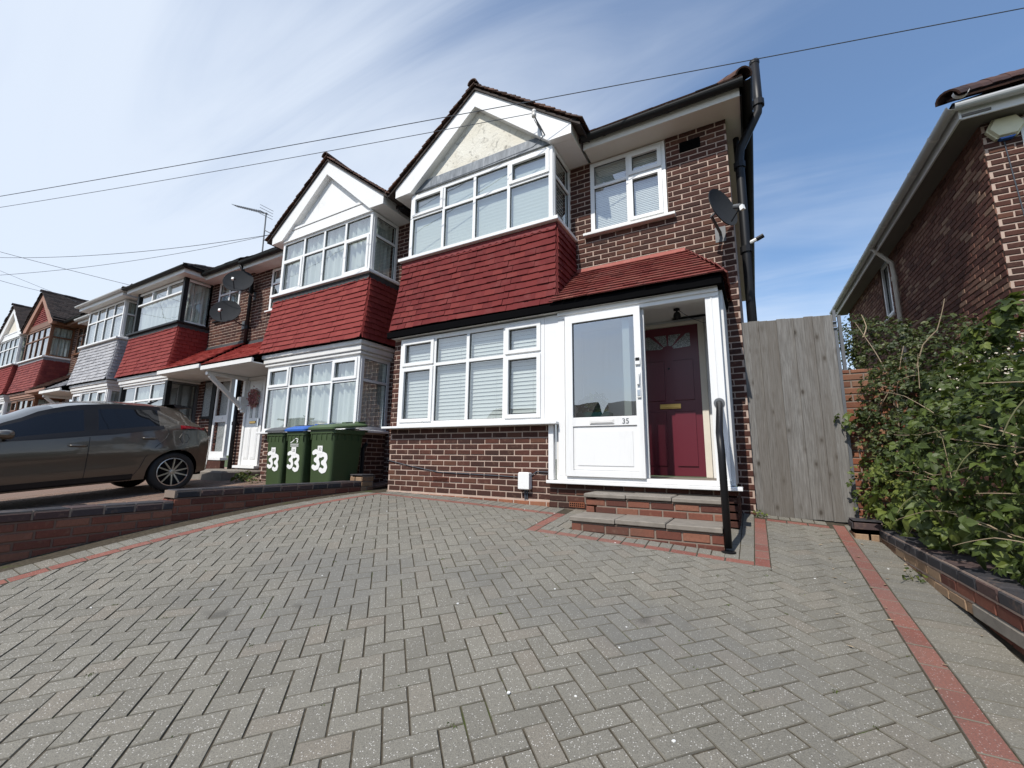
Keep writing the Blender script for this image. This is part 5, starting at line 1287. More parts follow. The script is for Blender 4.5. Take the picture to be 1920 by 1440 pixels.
# ------------------------------------------------------------------ gate
gt = thing('garden_gate', 'tall weathered grey wooden gate of vertical boards beside the house', 'gate', (.4, .08, .87))
q = random.Random(9); x = -.052; n = 10; w = .885/n; cuts = [0, .9, 2.05, 2.95, 4.1, 5.0, 5.95, 7.1, 8.0, 9.05, 10]
for i in range(n):
    x = -.052+cuts[i]*w; ww = (cuts[i+1]-cuts[i])*w; b = MB(Matrix.Translation((x, .05, 0)) @ Matrix.Rotation(q.uniform(.12, .19), 4, 'Z') @ Matrix.Translation((-x, -.05, 0))); zt = 3.14-.035*(x+.05)/.9+q.uniform(-.008, .008); yy = .05+q.uniform(-.003, .003)+(.008 if i % 2 else 0)
    b.cbox(x, x+ww+.012, yy, yy+.018, .885+q.uniform(-.006, .006), zt, .003); b.build('plank', M['wood'], gt).rotation_euler = (0, 0, 0)
    gt.children[-1].data.attributes['rnd'].data.foreach_set('value', [q.random()]*len(gt.children[-1].data.polygons)) if gt.children else None
    x += ww
b = MB()
for z in (1.15, 2.0, 2.85): b.cbox(-.04, .82, .078, .115, z, z+.09, .004)
b.build('rail', M['wood'], gt)
b = MB(); b.box(.845, .872, .07, .11, .80, 3.16); b.box(.90, .93, .16, .20, 2.49, 3.12); b.build('gate_post', M['grey_metal'], gt)
b = MB()
for z in (2.95, 3.02): b.tube([(.838, .06, z), (.875, .06, z)], .008, 6)
b.build('hinge', M['chrome'], gt)

# ------------------------------------------------------------------ the neighbouring house on the right
nb = thing('neighbouring_house', 'brick house side with white gutter and alarm beyond the hedge', 'house', (4, 3, .6))
pn = Pieces('brick', M['brick_dark'], make_brick, 'brickwork')
A = Vector((2.62, 1.05, 0)); B = Vector((2.47, 8.6, 0)); a_ = (A-B).normalized(); n_ = Vector((-1, -.02, 0)).normalized()
n_ = Vector((a_.y, -a_.x, 0)); n_ = n_ if n_.x < 0 else -n_
WL = (A-B).length; S = (a_, n_)
wk = 3.02   # window position along the wall from the far end
brick_wall(pn, nb, (B.x, B.y, .6), S, WL, 4.95, holes=((wk, wk+.62, 3.75, 4.95),), mort='mortar_dark', thick=.2)
pnf = Pieces('front_brick', M['brick'], make_brick, 'front_brickwork')
brick_wall(pnf, nb, (2.62, 1.05, .6), FRONT, 4.0, 4.95, mort='mortar', thick=.2, name='front_wall', off=.03)
pn.emit(nb, 300); pnf.emit(nb, 200)
Tn = frame((B.x, B.y, .6), *S)
window(nb, tuple(Tn @ Vector((wk+.02, .04, 3.76))), S, .58, 1.18, (), None, {(0, 0)}, 'white', 'curtain', sill=(.09, .05, .05, 'white_dirty'))
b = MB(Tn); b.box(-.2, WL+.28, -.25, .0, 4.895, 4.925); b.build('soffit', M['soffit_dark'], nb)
b = MB(Tn); b.box(-.2, WL+.28, -.272, -.251, 4.87, 5.04); b.build('fascia', M['white_dirty'], nb)
prof = [(.06*math.cos(t), .06*math.sin(t)) for t in [PI+PI*k/10 for k in range(11)]]
b = MB(Tn); b.grid([[(x, -.338+p, 5.02+z) for p, z in prof] for x in (-.25, WL+.36)]); b.grid([[(x, -.338+p*.86, 5.022+z*.86) for p, z in prof] for x in (-.25, WL+.36)]); b.build('gutter', M['gutter_grey'], nb)
for k in range(11):
    b = MB(Tn); x = .3+k*.78; b.grid([[(x+d, -.338+p*1.12, 5.02+z*1.12) for p, z in prof] for d in (0, .05)]); b.build('gutter_bracket', M['white_dirty'], nb)
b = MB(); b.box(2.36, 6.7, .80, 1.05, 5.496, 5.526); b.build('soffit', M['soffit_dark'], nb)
b = MB(); b.box(2.365, 6.7, .78, .799, 5.47, 5.64); b.build('fascia', M['white_dirty'], nb)
b = MB(); b.grid([[(x, .712+p, 5.62+z) for p, z in prof] for x in (2.30, 6.7)]); b.build('gutter', M['gutter_grey'], nb)
b = MB(); R0 = [(2.30, .72, 5.67), (6.7, .72, 5.67), (6.7, 4.4, 8.2), (5.2, 4.4, 8.2)]; R1 = [(2.30, .72, 5.67), (5.2, 4.4, 8.2), (5.2, 7.6, 8.2), (2.15, 9.0, 5.67)]
b.add(R0, [(0, 1, 2, 3)]); b.add(R1, [(0, 1, 2, 3)]); b.add([(p[0], p[1], p[2]-.04) for p in R1], [(3, 2, 1, 0)]); b.build('roof', M['roof_dark'], nb)
pc = Pieces('roof_tile', M['roof'], make_tile, 'roof_tiles')
tile_slope(pc, (2.28, .70, 5.68), (1, 0, 0), (0, 3.74, 2.5), 18, lambda k: (2.93*k/28*.66, 4.4), .16, .165, .26); pc.emit(nb, 0)
ridge_tiles(nb, (2.25, .66, 5.69), (5.2, 4.4, 8.23), 'roof', .11)
downpipe(nb, [tuple(Tn @ Vector(p)) for p in ((WL-3.45, -.33, 4.98), (WL-3.45, -.24, 4.84), (WL-3.45, -.07, 4.62), (WL-3.45, -.06, 4.4), (WL-3.45, -.06, .6))], .036, 'cream', [tuple(Tn @ Vector((WL-3.45, -.06, 4.3)))])
b = MB(); b.box(2.93, 4.2, 1.035, 1.052, 5.02, 5.45); b.box(2.99, 4.2, 1.034, 1.052, 4.4, 4.96); b.build('render_panel', M['white'], nb)
b = MB(); b.tube([(2.78, 1.035, 5.26), (2.80, 1.037, 4.8), (2.84, 1.037, 3.9), (2.86, 1.037, 2.4)], .006, 5); b.tube([(2.95, 1.03, 3.6), (2.92, 1.03, 3.75), (2.98, 1.03, 3.86), (3.05, 1.03, 3.9)], .012, 6, m=1); b.build('alarm_cable', [M['cable'], M['white_dirty']], nb)
al = thing('alarm_box', 'cream burglar alarm box under the eaves of the neighbouring brick house', 'alarm box', (2.80, 1.0, 5.35))
P = [(-.165, .0), (-.10, .13), (.10, .13), (.165, .0), (.09, -.12), (-.09, -.12)]
b = MB(); TA = Matrix.Translation((2.80, 1.045, 5.36)); b.prism(P, lambda x, z: (x*1.0, -.05, z), lambda x, z: (x, 0, z), T=TA); b.prism([(x*.94, z*.94) for x, z in P], lambda x, z: (x*.9, -.085, z*.9), lambda x, z: (x, -.05, z), T=TA); b.build('case', M['alarm'], al)
b = MB(); b.prism([(-.07, -.12), (.07, -.12), (.05, -.14), (-.05, -.14)], lambda x, z: (x, -.06, z), lambda x, z: (x, -.004, z), T=TA); b.build('strobe_lens', M['blue_lid'], al)

# ------------------------------------------------------------------ plants
def leaflet(L, W, fold, curl, q, n=4):
    """ovate toothed leaflet along +Y, folded on its midrib"""
    P, lft, rgt = [], [], []
    for i in range(n+1):
        t = i/n; w = W*.5*math.sin(PI*min(1, t**.75*.98+.02))*(1.0 if i % 2 == 0 else .90)*(1 if 0 < i < n else 0.05)
        y = L*t; z = -curl*t*t*L; P.append((0, y, z)); lft.append((-w, y-.02*L, z+fold*w)); rgt.append((w, y-.02*L, z+fold*w))
    vs = P+lft+rgt; m = n+1; fs = []
    for i in range(n): fs += [(i, m+i, m+i+1, i+1)[::-1], (i, 2*m+i, 2*m+i+1, i+1)]
    return vs, fs
def compound(L, q, k=3):
    """a leaf of k leaflets on a short stalk"""
    b = MB(); ang = {1: (0,), 3: (0, 1.15, -1.15), 5: (0, .95, -.95, 1.9, -1.9)}[k]
    for i, a in enumerate(ang):
        l = L*(1 if i == 0 else .82 if i < 3 else .6); vs, fs = leaflet(l, l*.74, q.uniform(.15, .5), q.uniform(.1, .5), q)
        T = Matrix.Translation((0, L*.12 if i == 0 else 0, 0)) @ Matrix.Rotation(a, 4, 'Z') @ Matrix.Rotation(q.uniform(-.25, .15), 4, 'X'); b.add(vs, fs, T=T)
    b.tube([(0, -L*.6, -.05*L), (0, -L*.2, .01*L), (0, 0, 0)], L*.018, 3); return b
def bush(t, spots, mat, sizes, k, seed, name='leaf', most=300):
    """spots: list of (point, outward normal, size factor, shade) for every leaf"""
    q = random.Random(seed); protos = []
    for v in range(10):
        c = compound(1.0, q, k); protos.append(c)
    L = []
    for p, n, f, r in spots:
        s = q.uniform(*sizes)*f*q.choice((.7, .9, 1, 1.1, 1.45)); n = (Vector(n)+Vector((q.gauss(0, .45), q.gauss(0, .45), q.gauss(0, .35)))).normalized()
        T = Matrix.Translation(p) @ n.to_track_quat('Z', 'Y').to_matrix().to_4x4() @ Matrix.Rotation(q.uniform(0, 2*PI), 4, 'Z') @ Matrix.Scale(s, 4)
        pr_ = project(p); d = (Vector(p)-CAM).length
        sc = s/d if pr_ and -30 < pr_[0] < 1950 and -30 < pr_[1] < 1470 and r > .25 else 0
        L.append((sc, q.randrange(10), T, r))
    L.sort(key=lambda a: -a[0]); rest = MB(); meshes = {}
    for i, (sc, v, T, r) in enumerate(L):
        rb = min(4, int(r*5))
        if i < most and sc > 0:
            if (v, rb) not in meshes: meshes[(v, rb)] = MB().add(protos[v].v, protos[v].f, (rb+.5)/5).mesh(name, M[mat])
            link(name, meshes[(v, rb)], t, None, T)
        else: rest.add(protos[v].v, protos[v].f, min(1, max(0, r)), 0, T)
    if rest.v: rest.build('foliage', M[mat], t, kind='stuff')
def cloud(q, n, blobs, depth=.35):
    """leaf positions in the outer shell of a union of ellipsoids (centre, radii)"""
    out = []; tot = [b[1][0]*b[1][1]*b[1][2] for b in blobs]; tot = [x**.67 for x in tot]
    while len(out) < n:
        c, r = q.choices(blobs, tot)[0]; d = Vector((q.gauss(0, 1), q.gauss(0, 1), q.gauss(0, 1))).normalized(); k = 1-abs(q.gauss(0, depth*.5))
        lump = 1+.14*math.sin(d.x*5+c[1]*3)*math.sin(d.y*6+c[0])+.10*math.sin(d.z*9+d.y*4)
        p = Vector((c[0]+d.x*r[0]*k*lump, c[1]+d.y*r[1]*k*lump, c[2]+d.z*r[2]*k*lump))
        if any(c2 is not c and sum(((p[i]-c2[i])/r2[i])**2 for i in range(3)) < .62 for c2, r2 in blobs): continue
        nrm = Vector((d.x/r[0], d.y/r[1], d.z/r[2])).normalized()
        out.append((p, (nrm*.7+Vector((-.15, -.3, .75))).normalized(), 1.0, q.random()))
    return out
def cane(t, pts, r, mat='stem', name='stem'):
    b = MB(); n = len(pts); fine = []
    P = [Vector(p) for p in pts]
    for i in range(n-1):
        a, c = P[max(i-1, 0)], P[min(i+2, n-1)]
        for s in range(5):
            u = s/5; h = P[i].lerp(P[i+1], u)+(P[i]+P[i+1]-a-c)*(u*(1-u)*.25); fine.append(h)
    fine.append(P[-1]); b.tube(fine, [r*(1-.6*i/len(fine)) for i in range(len(fine))], 5); b.build(name, M[mat], t)
q = random.Random(21)
bb = thing('bramble', 'bramble thicket with large toothed leaves spilling over the low coping wall', 'bush', (1.5, -1.6, .8))
blobs = [((1.55, -3.1, 1.25), (.52, .75, .62)), ((1.45, -2.2, 1.45), (.52, .8, .75)), ((1.40, -1.3, 1.42), (.48, .8, .78)), ((1.30, -.55, 1.28), (.42, .55, .58)), ((1.12, -.12, 1.22), (.32, .36, .42)), ((2.0, -1.6, 1.7), (.55, 1.6, .75)), ((1.35, -2.7, .98), (.34, .5, .28))]
sp = []
for p, n, f, r in cloud(q, 5200, blobs, .5):
    if p.x < 1.0 and p.z < .95: continue
    if p.x < .74+.05*math.sin(p.y*7): continue
    young = .25 if (p.y > -1.1 and p.z < 1.5) else 0
    sp.append((p, n, .92 if p.y < -.8 else .68, min(1, r*.8+young)))
for p, n, f, r in cloud(q, 95, [((1.14, -2.2, 1.15), (.14, .8, .18)), ((1.06, -1.1, 1.10), (.16, .7, .20)), ((1.0, -.4, 1.05), (.14, .3, .18))]):
    if p.x < 1.02 and p.z < .93: continue
    sp.append((p, n, 1.55, .55+.4*r))
bush(bb, sp, 'leaf', (.042, .074), 3, 4)
for i in range(16):
    y = q.uniform(-3.3, -.2); x = q.uniform(1.1, 1.5); h = q.uniform(.5, 1.1); dx, dy = q.uniform(-.45, .25), q.uniform(-.6, .6)
    cane(bb, [(x, y, .78), (x+dx*.2, y+dy*.2, .78+h*.6), (x+dx*.6, y+dy*.6, .78+h), (x+dx, y+dy, .78+h*.8)], .007, 'twig')
for pts in (((1.75, -3.2, 1.30), (1.25, -2.75, 1.36), (1.02, -2.35, 1.34)), ((1.6, -3.1, 1.75), (1.3, -2.7, 1.88), (1.08, -2.25, 1.95)), ((1.2, -2.5, 1.36), (1.16, -2.42, 1.52), (1.22, -2.35, 1.7), (1.16, -2.3, 1.85)),
            ((1.7, -3.0, 1.52), (1.3, -2.5, 1.56), (1.0, -2.0, 1.66)), ((1.5, -2.9, 1.10), (1.18, -2.55, 1.12), (.98, -2.15, 1.20)), ((1.3, -2.6, 1.62), (1.1, -2.2, 1.50), (1.0, -1.8, 1.42), (.98, -1.5, 1.50)),
            ((1.4, -2.7, 1.44), (1.2, -2.5, 1.62), (1.05, -2.35, 1.72)), ((1.2, -1.9, 1.75), (1.05, -1.5, 1.70), (.98, -1.1, 1.72)), ((1.3, -2.4, .98), (1.1, -2.2, 1.16), (1.0, -1.95, 1.20)),
            ((1.25, -2.75, 1.2), (1.12, -2.6, 1.02), (1.1, -2.45, .93))): cane(bb, pts, .0048)
for i in range(18):
    y = q.uniform(-3.2, -1.2); p = Vector((q.uniform(.98, 1.25), y, q.uniform(1.0, 2.1))); d = Vector((q.uniform(-.35, .05), q.uniform(-.1, .7), q.uniform(-.25, .35)))
    cane(bb, [p, p+d*.5+Vector((0, 0, .04)), p+d], q.uniform(.0016, .003), q.choice(('stem', 'twig', 'stem')), 'twig')
fb = thing('flowering_shrub', 'tall shrub with clusters of small white blossom below the neighbouring brick wall', 'shrub', (1.9, -1.2, .8))
blobs2 = [((1.90, -1.75, 1.86), (.50, .75, .44)), ((1.95, -.95, 2.02), (.55, .75, .44)), ((1.75, -.2, 2.02), (.5, .55, .52)), ((1.50, -1.15, 1.80), (.34, .6, .40))]
bush(fb, cloud(q, 3300, blobs2), 'leaf_small', (.024, .044), 3, 6)
fl = MB()
for p, n, f, r in cloud(q, 190, [((1.86, -1.75, 1.92), (.50, .75, .42)), ((1.9, -1.1, 2.06), (.55, .65, .42)), ((1.52, -1.3, 1.84), (.34, .6, .4))], .25):
    for k in range(q.randrange(3, 8)):
        c = p+Vector((q.gauss(0, .03), q.gauss(0, .03), q.gauss(0, .02)))+n*.02; e = q.uniform(.004, .009); A = (Vector((-.3, -.8, .5))+Vector((q.gauss(0, .5), q.gauss(0, .5), q.gauss(0, .5)))).normalized(); B = A.orthogonal().normalized(); C_ = A.cross(B)
        fl.add([c+(B*math.cos(2*PI*j/5)+C_*math.sin(2*PI*j/5))*e for j in range(5)], [(0, 1, 2, 3, 4)], q.random())
fl.build('blossom', M['petal'], fb, kind='stuff')
tall = [((1.62, -1.42, 2.52), (.10, .15, .16)), ((1.55, -1.30, 2.40), (.14, .16, .14)), ((1.7, -2.72, 2.25), (.18, .3, .32))]
ts = thing('sapling', 'leafy young stem standing above the hedge in front of the brick side wall', 'shrub', (1.62, -1.42, .8)); bush(ts, cloud(q, 260, tall), 'leaf', (.055, .085), 3, 8); cane(ts, [(1.6, -1.4, .8), (1.58, -1.4, 1.7), (1.62, -1.42, 2.6)], .010, 'twig')
gs = thing('evergreen_shrub', 'dense small-leaved shrub with bare dead twigs beside the top of the gate', 'shrub', (1.5, .7, .8))
blobs3 = [((1.42, .35, 2.45), (.42, .45, .42)), ((1.36, .55, 2.75), (.40, .5, .36)), ((1.75, .2, 2.5), (.45, .55, .45)), ((1.18, -.12, 2.05), (.26, .30, .42)), ((1.12, -.2, 1.62), (.22, .26, .40)), ((1.3, -.35, 1.9), (.3, .3, .6)), ((1.15, .75, 2.98), (.22, .3, .26))]
bush(gs, cloud(q, 3900, blobs3), 'leaf_small', (.024, .042), 3, 10)
for pts in (((1.25, -.05, 2.0), (1.2, -.1, 2.4), (1.08, -.1, 2.75), (1.0, -.1, 2.95)), ((1.35, -.2, 2.2), (1.45, -.3, 2.6), (1.55, -.35, 2.72), (1.62, -.4, 3.0)), ((1.2, -.25, 1.7), (1.22, -.3, 2.2), (1.3, -.35, 2.6)), ((1.08, -.2, 2.0), (1.2, -.35, 2.25), (1.34, -.4, 2.3)), ((1.05, -.1, 2.78), (1.1, -.05, 2.9), (1.08, 0, 3.05)), ((1.1, -.3, 2.1), (1.0, -.25, 1.95), (.98, -.2, 1.9)), ((1.6, -.5, 2.1), (1.5, -.55, 2.3), (1.5, -.6, 2.4))): cane(gs, pts, .0065)
sp = []
for p, n, f, r in cloud(q, 26, [((.90, .0, 1.93), (.16, .10, .10))]): sp.append((p, n, 1, r))
bush(gs, sp, 'leaf', (.05, .07), 3, 12, 'large_leaf')
# porch plant foliage
sp = cloud(q, 230, [((-1.74, -.54, 2.13), (.20, .09, .12)), ((-1.68, -.55, 2.2), (.12, .08, .10))]); bush(pl, sp, 'leaf', (.028, .05), 3, 14, 'leaf', 60)
def weed(label, p, R, n, seed, mat='leaf'):
    t = thing('weed', label, 'weed', p, 'weeds in the paving'); qq = random.Random(seed)
    bush(t, cloud(qq, n, [((p[0], p[1], p[2]+R*.55), (R, R, R*.7))]), mat, (R*.30, R*.5), 1, seed, 'leaf', 40)
    for k in range(4): cane(t, [(p[0], p[1], p[2]), (p[0]+qq.uniform(-R, R)*.5, p[1]+qq.uniform(-R, R)*.5, p[2]+R*.8)], R*.03, 'twig')
weed('small green weed at the foot of the brick corner by the gate', (-.03, -.05, .885), .085, 34, 31)
weed('flat weed tuft growing in front of the dark coping wall', (.865, -1.62, gz(.865, -1.62)), .06, 20, 32)
weed('tuft of weeds beside the rear wheel of the parked car', (-8.05, -.95, gz33(-8, -.95)), .11, 40, 33)
weed('trailing weed growing at the corner of the bin house door step', (-8.6, -.80, gz33(-8.6, -.8)), .16, 60, 34)
weed('low weed on the brown paving near the end of the taller coping wall', (-6.3, -2.95, gz33(-6.3, -2.95)), .10, 34, 35)
chips = MB(); qq = random.Random(78)
for k in range(34):
    x, y = qq.uniform(-4.5, .8), qq.uniform(-4.6, -.6); e = qq.uniform(.003, .009); z = gz(x, y)+.001; t = qq.uniform(0, 6.28); n = qq.choice((4, 5, 6))
    P = [(x+e*qq.uniform(.6, 1.3)*math.cos(t+2*PI*j/n), y+e*qq.uniform(.6, 1.3)*math.sin(t+2*PI*j/n)) for j in range(n)]
    chips.prism(P, lambda u, v: (u, v, z-.002), lambda u, v: (u, v, z+e*.35), qq.random())
for k in range(46):
    x, y = qq.uniform(.3, .92), qq.uniform(-3.2, -.2)
    if qq.random() < .4: x, y = qq.uniform(-5.1, -4.4), qq.uniform(-4.6, -1.2)
    e = qq.uniform(.010, .022); z = gz(x, y)+.004; t = qq.uniform(0, 6.28); c_, s_ = math.cos(t), math.sin(t)
    V = [(x+e*(a*c_-b_*s_), y+e*(a*s_+b_*c_), z+e*h) for a, b_, h in ((-1, 0, .1), (-.2, .45, .25), (1, 0, .3), (-.2, -.45, .2), (0, 0, .02))]
    chips.add(V, [(0, 4, 1), (1, 4, 2), (2, 4, 3), (3, 4, 0)], qq.random(), 1)
o = chips.build('litter', [M['sticker'], M['stem']], kind='stuff'); o['label'] = 'pale stone chips and dry leaf scraps scattered on the grey block paving'; o['category'] = 'litter'
moss = MB(); qq = random.Random(77)
for k in range(170):
    p = polys[qq.randrange(len(polys))]; a = Vector((*p[0], 0)).lerp(Vector((*p[1], 0)), qq.random()); z = gz(a.x, a.y)-.004; clump = qq.random() < .35
    for j in range(14 if clump else 4):
        c = a+Vector((qq.gauss(0, .012), qq.gauss(0, .012), 0)); e = qq.uniform(.004, .010); t = qq.uniform(0, 6.28)
        moss.add([(c.x, c.y, z), (c.x+e*math.cos(t), c.y+e*math.sin(t), z+e*.8), (c.x+e*.4*math.cos(t+1), c.y+e*.4*math.sin(t+1), z+e*.9)], [(0, 1, 2)], qq.random())
o = moss.build('moss', M['leaf'], kind='stuff'); o['label'] = 'specks of moss in the joints of the grey block paving'; o['category'] = 'moss'
# ------------------------------------------------------------------ parked car (reversed in, nose towards the street)
car = thing('parked_car', 'grey-brown five-door hatchback reversed onto the brown paved drive', 'car', (-9.22, -3.3, .8))
XC, YR, PS = -9.225, -1.48, .086
def CW(l, w, h): return (XC+w, YR-l, .885-.31+.0+h-PS*(l-.72)+.0+.001*w*0+.31-.31+0.0) if False else (XC+w, YR-l, (.885-PS*(l-.72))+h)
def interp(T, x):
    if x <= T[0][0]: return T[0][1]
    for (a, b0), (c, d) in zip(T, T[1:]):
        if x <= c:
            t = (x-a)/(c-a); t = t*t*(3-2*t)*.5+t*.5; return b0+(d-b0)*t
    return T[-1][1]
TOP = [(0, .62), (.03, .80), (.08, 1.0), (.14, 1.07), (.26, 1.20), (.38, 1.33), (.46, 1.40), (.62, 1.440), (.95, 1.475), (1.4, 1.495), (1.8, 1.475), (2.1, 1.41), (2.45, 1.24), (2.8, 1.04), (2.95, .975), (3.3, .93), (3.6, .86), (3.82, .74), (3.94, .55)]
BELT = [(0, .60), (.05, .86), (.16, 1.03), (.45, 1.04), (.9, 1.0), (1.5, .945), (2.2, .905), (2.8, .885), (3.2, .84), (3.6, .74), (3.94, .50)]
WID = [(0, .66), (.08, .76), (.25, .825), (.5, .86), (.75, .872), (1.1, .858), (1.6, .852), (2.2, .855), (2.9, .87), (3.3, .868), (3.6, .82), (3.82, .70), (3.94, .52)]
ROOFW = [(0, .44), (.2, .45), (.5, .50), (1.2, .575), (1.9, .575), (2.3, .62), (2.8, .70), (3.2, .70), (3.94, .40)]
LW1, LW2, RA = .60, 3.15, .365
def low(l):
    z = .235+.05*max(0, 1-l/.35)+.05*max(0, (l-3.6)/.34)
    for lw in (LW1, LW2):
        if abs(l-lw) < RA: z = max(z, .31+math.sqrt(RA*RA-(l-lw)**2)*.98)
    return z
ST = sorted(set([0, .01, .03, .05, .08, .12, .16, .20, .26, .31, .36, .42, .5]+[LW1+RA*math.cos(PI*k/18) for k in range(19)]+[LW2+RA*math.cos(PI*k/18) for k in range(19)]+[1.08, 1.2, 1.33, 1.46, 1.58, 1.66, 1.74, 1.9, 2.05, 2.2, 2.35, 2.5, 2.62, 2.72, 2.8, 2.9, 3.7, 3.8, 3.88, 3.92, 3.94]))
NB, NG, NR = 9, 6, 5
def section(l, s):
    zb, zt, zl, W, RW = interp(BELT, l), interp(TOP, l), low(l), interp(WID, l), interp(ROOFW, l); P = []
    zt = max(zt, zb+.012); RW = min(RW, W*.92)
    edge = zt-.075*min(1, (zt-zb)/.3)
    for i in range(NB+1):
        t = i/NB; h = zl+(zb-zl)*t
        f = math.exp(-((l-LW1)/.42)**2)+.8*math.exp(-((l-LW2)/.42)**2)
        w = W-.045*max(0, (.42-h)/.2)-.030*((h-.62)/.32)**2 if h > .62 else W-.055*max(0, (.45-h)/.22)
        w += .030*f*math.exp(-((h-.66)/.13)**2)-.018*(1-min(1, f))*math.exp(-((h-.52)/.10)**2)
        P.append((w, h))
    wb = P[-1][0]
    for i in range(1, NG+1): t = i/NG; P.append((wb-.02+(RW-wb+.02)*(t**1.15), zb+(edge-zb)*t))
    for i in range(1, NR+1): t = i/NR; P.append((RW*(1-t), edge+(zt-edge)*math.sin(t*PI/2)**.8))
    return [CW(l, s*w, h) for w, h in P]
def is_glass(lm, i):
    """which body faces are glass: side windows, windscreen, rear screen"""
    g = NB <= i < NB+NG
    if g and i-NB in (0, 5): return 'trim' if .80 < lm < 2.66 else None
    if g and 1 <= i-NB <= 4:
        if .84 < lm < 1.58 or 1.74 < lm < 2.72: return 'side'
        if 1.58 <= lm <= 1.74: return 'trim'
    if i >= NB+NG-0 and 2.05 < lm < 2.88: return 'screen'
    if i >= NB+NG and .13 < lm < .40: return 'rear'
    return None
body, glass, trim = MB(), {'side': MB(), 'far': MB(), 'screen': MB(), 'rear': MB()}, {1: MB(), -1: MB()}
for s in (1, -1):
    R = [section(l, s) for l in ST]
    for a in range(len(ST)-1):
        for i in range(NB+NG+NR):
            f = [R[a][i], R[a][i+1], R[a+1][i+1], R[a+1][i]]; f = f[::-1] if s > 0 else f
            k = is_glass((ST[a]+ST[a+1])/2, i)
            if k == 'trim': trim[s].add(f, [(0, 1, 2, 3)])
            elif k: glass['far' if k == 'side' and s < 0 else k].add(f, [(0, 1, 2, 3)])
            else: body.add(f, [(0, 1, 2, 3)])
def weld(b, name, mat, parent, smooth=True):
    idx, vs, fs = {}, [], []
    for f in b.f:
        g = []
        for i in f:
            k = tuple(round(c, 4) for c in b.v[i])
            if k not in idx: idx[k] = len(vs); vs.append(b.v[i])
            if idx[k] not in g: g.append(idx[k])
        if len(g) > 2: fs.append(tuple(g))
    return MB().add(vs, fs).build(name, mat, parent, smooth=smooth)
weld(body, 'body', M['paint'], car); [weld(trim[s], 'window_surround', M['black'], car) for s in (1, -1)]
def _cg():
    m = NT('car_glass', 0.03, 0, 0.45); m.set('Base Color', (.008, .009, .011, 1)); return m.m
M['car_glass'] = _cg()
weld(glass['side'], 'side_window', M['car_glass'], car); weld(glass['far'], 'side_window', M['car_glass'], car); weld(glass['screen'], 'windscreen', M['car_glass'], car); weld(glass['rear'], 'rear_window', M['car_glass'], car)
b = MB(); b.box(XC-.74, XC+.74, YR-3.8, YR-.12, .72, .98) if False else None
u = MB(); P0 = [CW(.12, -.70, .22), CW(.12, .70, .22), CW(3.8, .70, .22), CW(3.8, -.70, .22)]; P1 = [CW(.12, -.70, .62), CW(.12, .70, .62), CW(3.8, .70, .62), CW(3.8, -.70, .62)]
u.add(P0+P1, [(0, 1, 2, 3), (4, 5, 6, 7), (0, 1, 5, 4), (1, 2, 6, 5), (2, 3, 7, 6), (3, 0, 4, 7)]); u.build('underbody', M['black_matt'], car)
def side_pt(l, h, off=.003):
    S_ = section(l, 1)
    for p, q_ in zip(S_, S_[1:]):
        hp, hq = p[2]-(.885-PS*(l-.72)), q_[2]-(.885-PS*(l-.72))
        if hp <= h <= hq: t = (h-hp)/(hq-hp+1e-9); return Vector(p).lerp(Vector(q_), t)+Vector((off, 0, 0))
    return Vector(S_[-1])
seam = MB()
seam.tube([side_pt(1.68+.0*k, .30+.062*k, .0005) for k in range(11)], .0045, 5); seam.tube([side_pt(2.78, .30+.057*k, .0005) for k in range(10)], .0045, 5)
seam.tube([side_pt(l, h, .0005) for l, h in ((1.68, .30), (1.12, .30), (1.05, .42), (1.0, .58), (.88, .74), (.76, .86), (.72, .95), (.74, 1.02))], .0045, 5); seam.tube([side_pt(1.68+.11*k, .30, .0005) for k in range(11)], .0045, 5)
seam.tube([side_pt(l, h, .0005) for l, h in ((.42, .84), (.45, .91), (.53, .93), (.57, .86), (.53, .79), (.45, .78), (.42, .84))], .0035, 5); seam.build('seam', M['black'], car)
for l, h in ((1.80, .80), (.98, .87)):
    b = MB(); c = side_pt(l, h, .012); b.tube([c+Vector((-.012, .10, 0)), c+Vector((.012, .07, 0)), c+Vector((.014, -.06, 0)), c+Vector((-.010, -.10, 0))], [.012, .016, .016, .010], 8); b.build('door_handle', M['paint'], car, smooth=True)
b = MB(); b.grid([[side_pt(l, interp(BELT, l)-.004, .004), side_pt(l, interp(BELT, l)+.020, .004)] for l in [.84+.1*k for k in range(20)]]); b.build('waist_trim', M['black'], car)
b = MB()
b.grid([[side_pt(.03+.075*k, .96+.010*k, .012), side_pt(.03+.075*k, .99+.012*k, .022), side_pt(.03+.075*k, 1.03-.004*k, .010)] for k in range(8)], m=0); b.build('tail_light', M['lens'], car)
b = MB(); b.grid([[side_pt(.30+.08*k, .985+.004*k, .010), side_pt(.30+.08*k, 1.018-.006*k, .010)] for k in range(5)]); b.build('lamp_trim', M['black'], car)
b = MB(); b.add([CW(.30, -.47, 1.405), CW(.30, .47, 1.405), CW(.58, .49, 1.442), CW(.58, -.49, 1.442), CW(.28, -.47, 1.375), CW(.28, .47, 1.375), CW(.55, .50, 1.39), CW(.55, -.50, 1.39)], [(0, 1, 2, 3), (4, 5, 1, 0), (5, 6, 2, 1), (7, 4, 0, 3), (7, 6, 5, 4)]); b.build('spoiler', M['black'], car)
b = MB(); b.tube([CW(.75, 0, 1.47), CW(.62, 0, 1.53)], [.022, .010], 6); b.build('aerial', M['black'], car)
b = MB(); m0 = Vector(CW(2.52, .93, .98)); T = Matrix.Translation(m0)
rows = [[(.085*math.cos(t)*r+.0, y, .062*math.sin(t)*r) for t in [2*PI*k/14 for k in range(14)]] for y, r in ((.075, .55), (.06, .92), (.0, 1.0), (-.06, .85), (-.10, .40))]
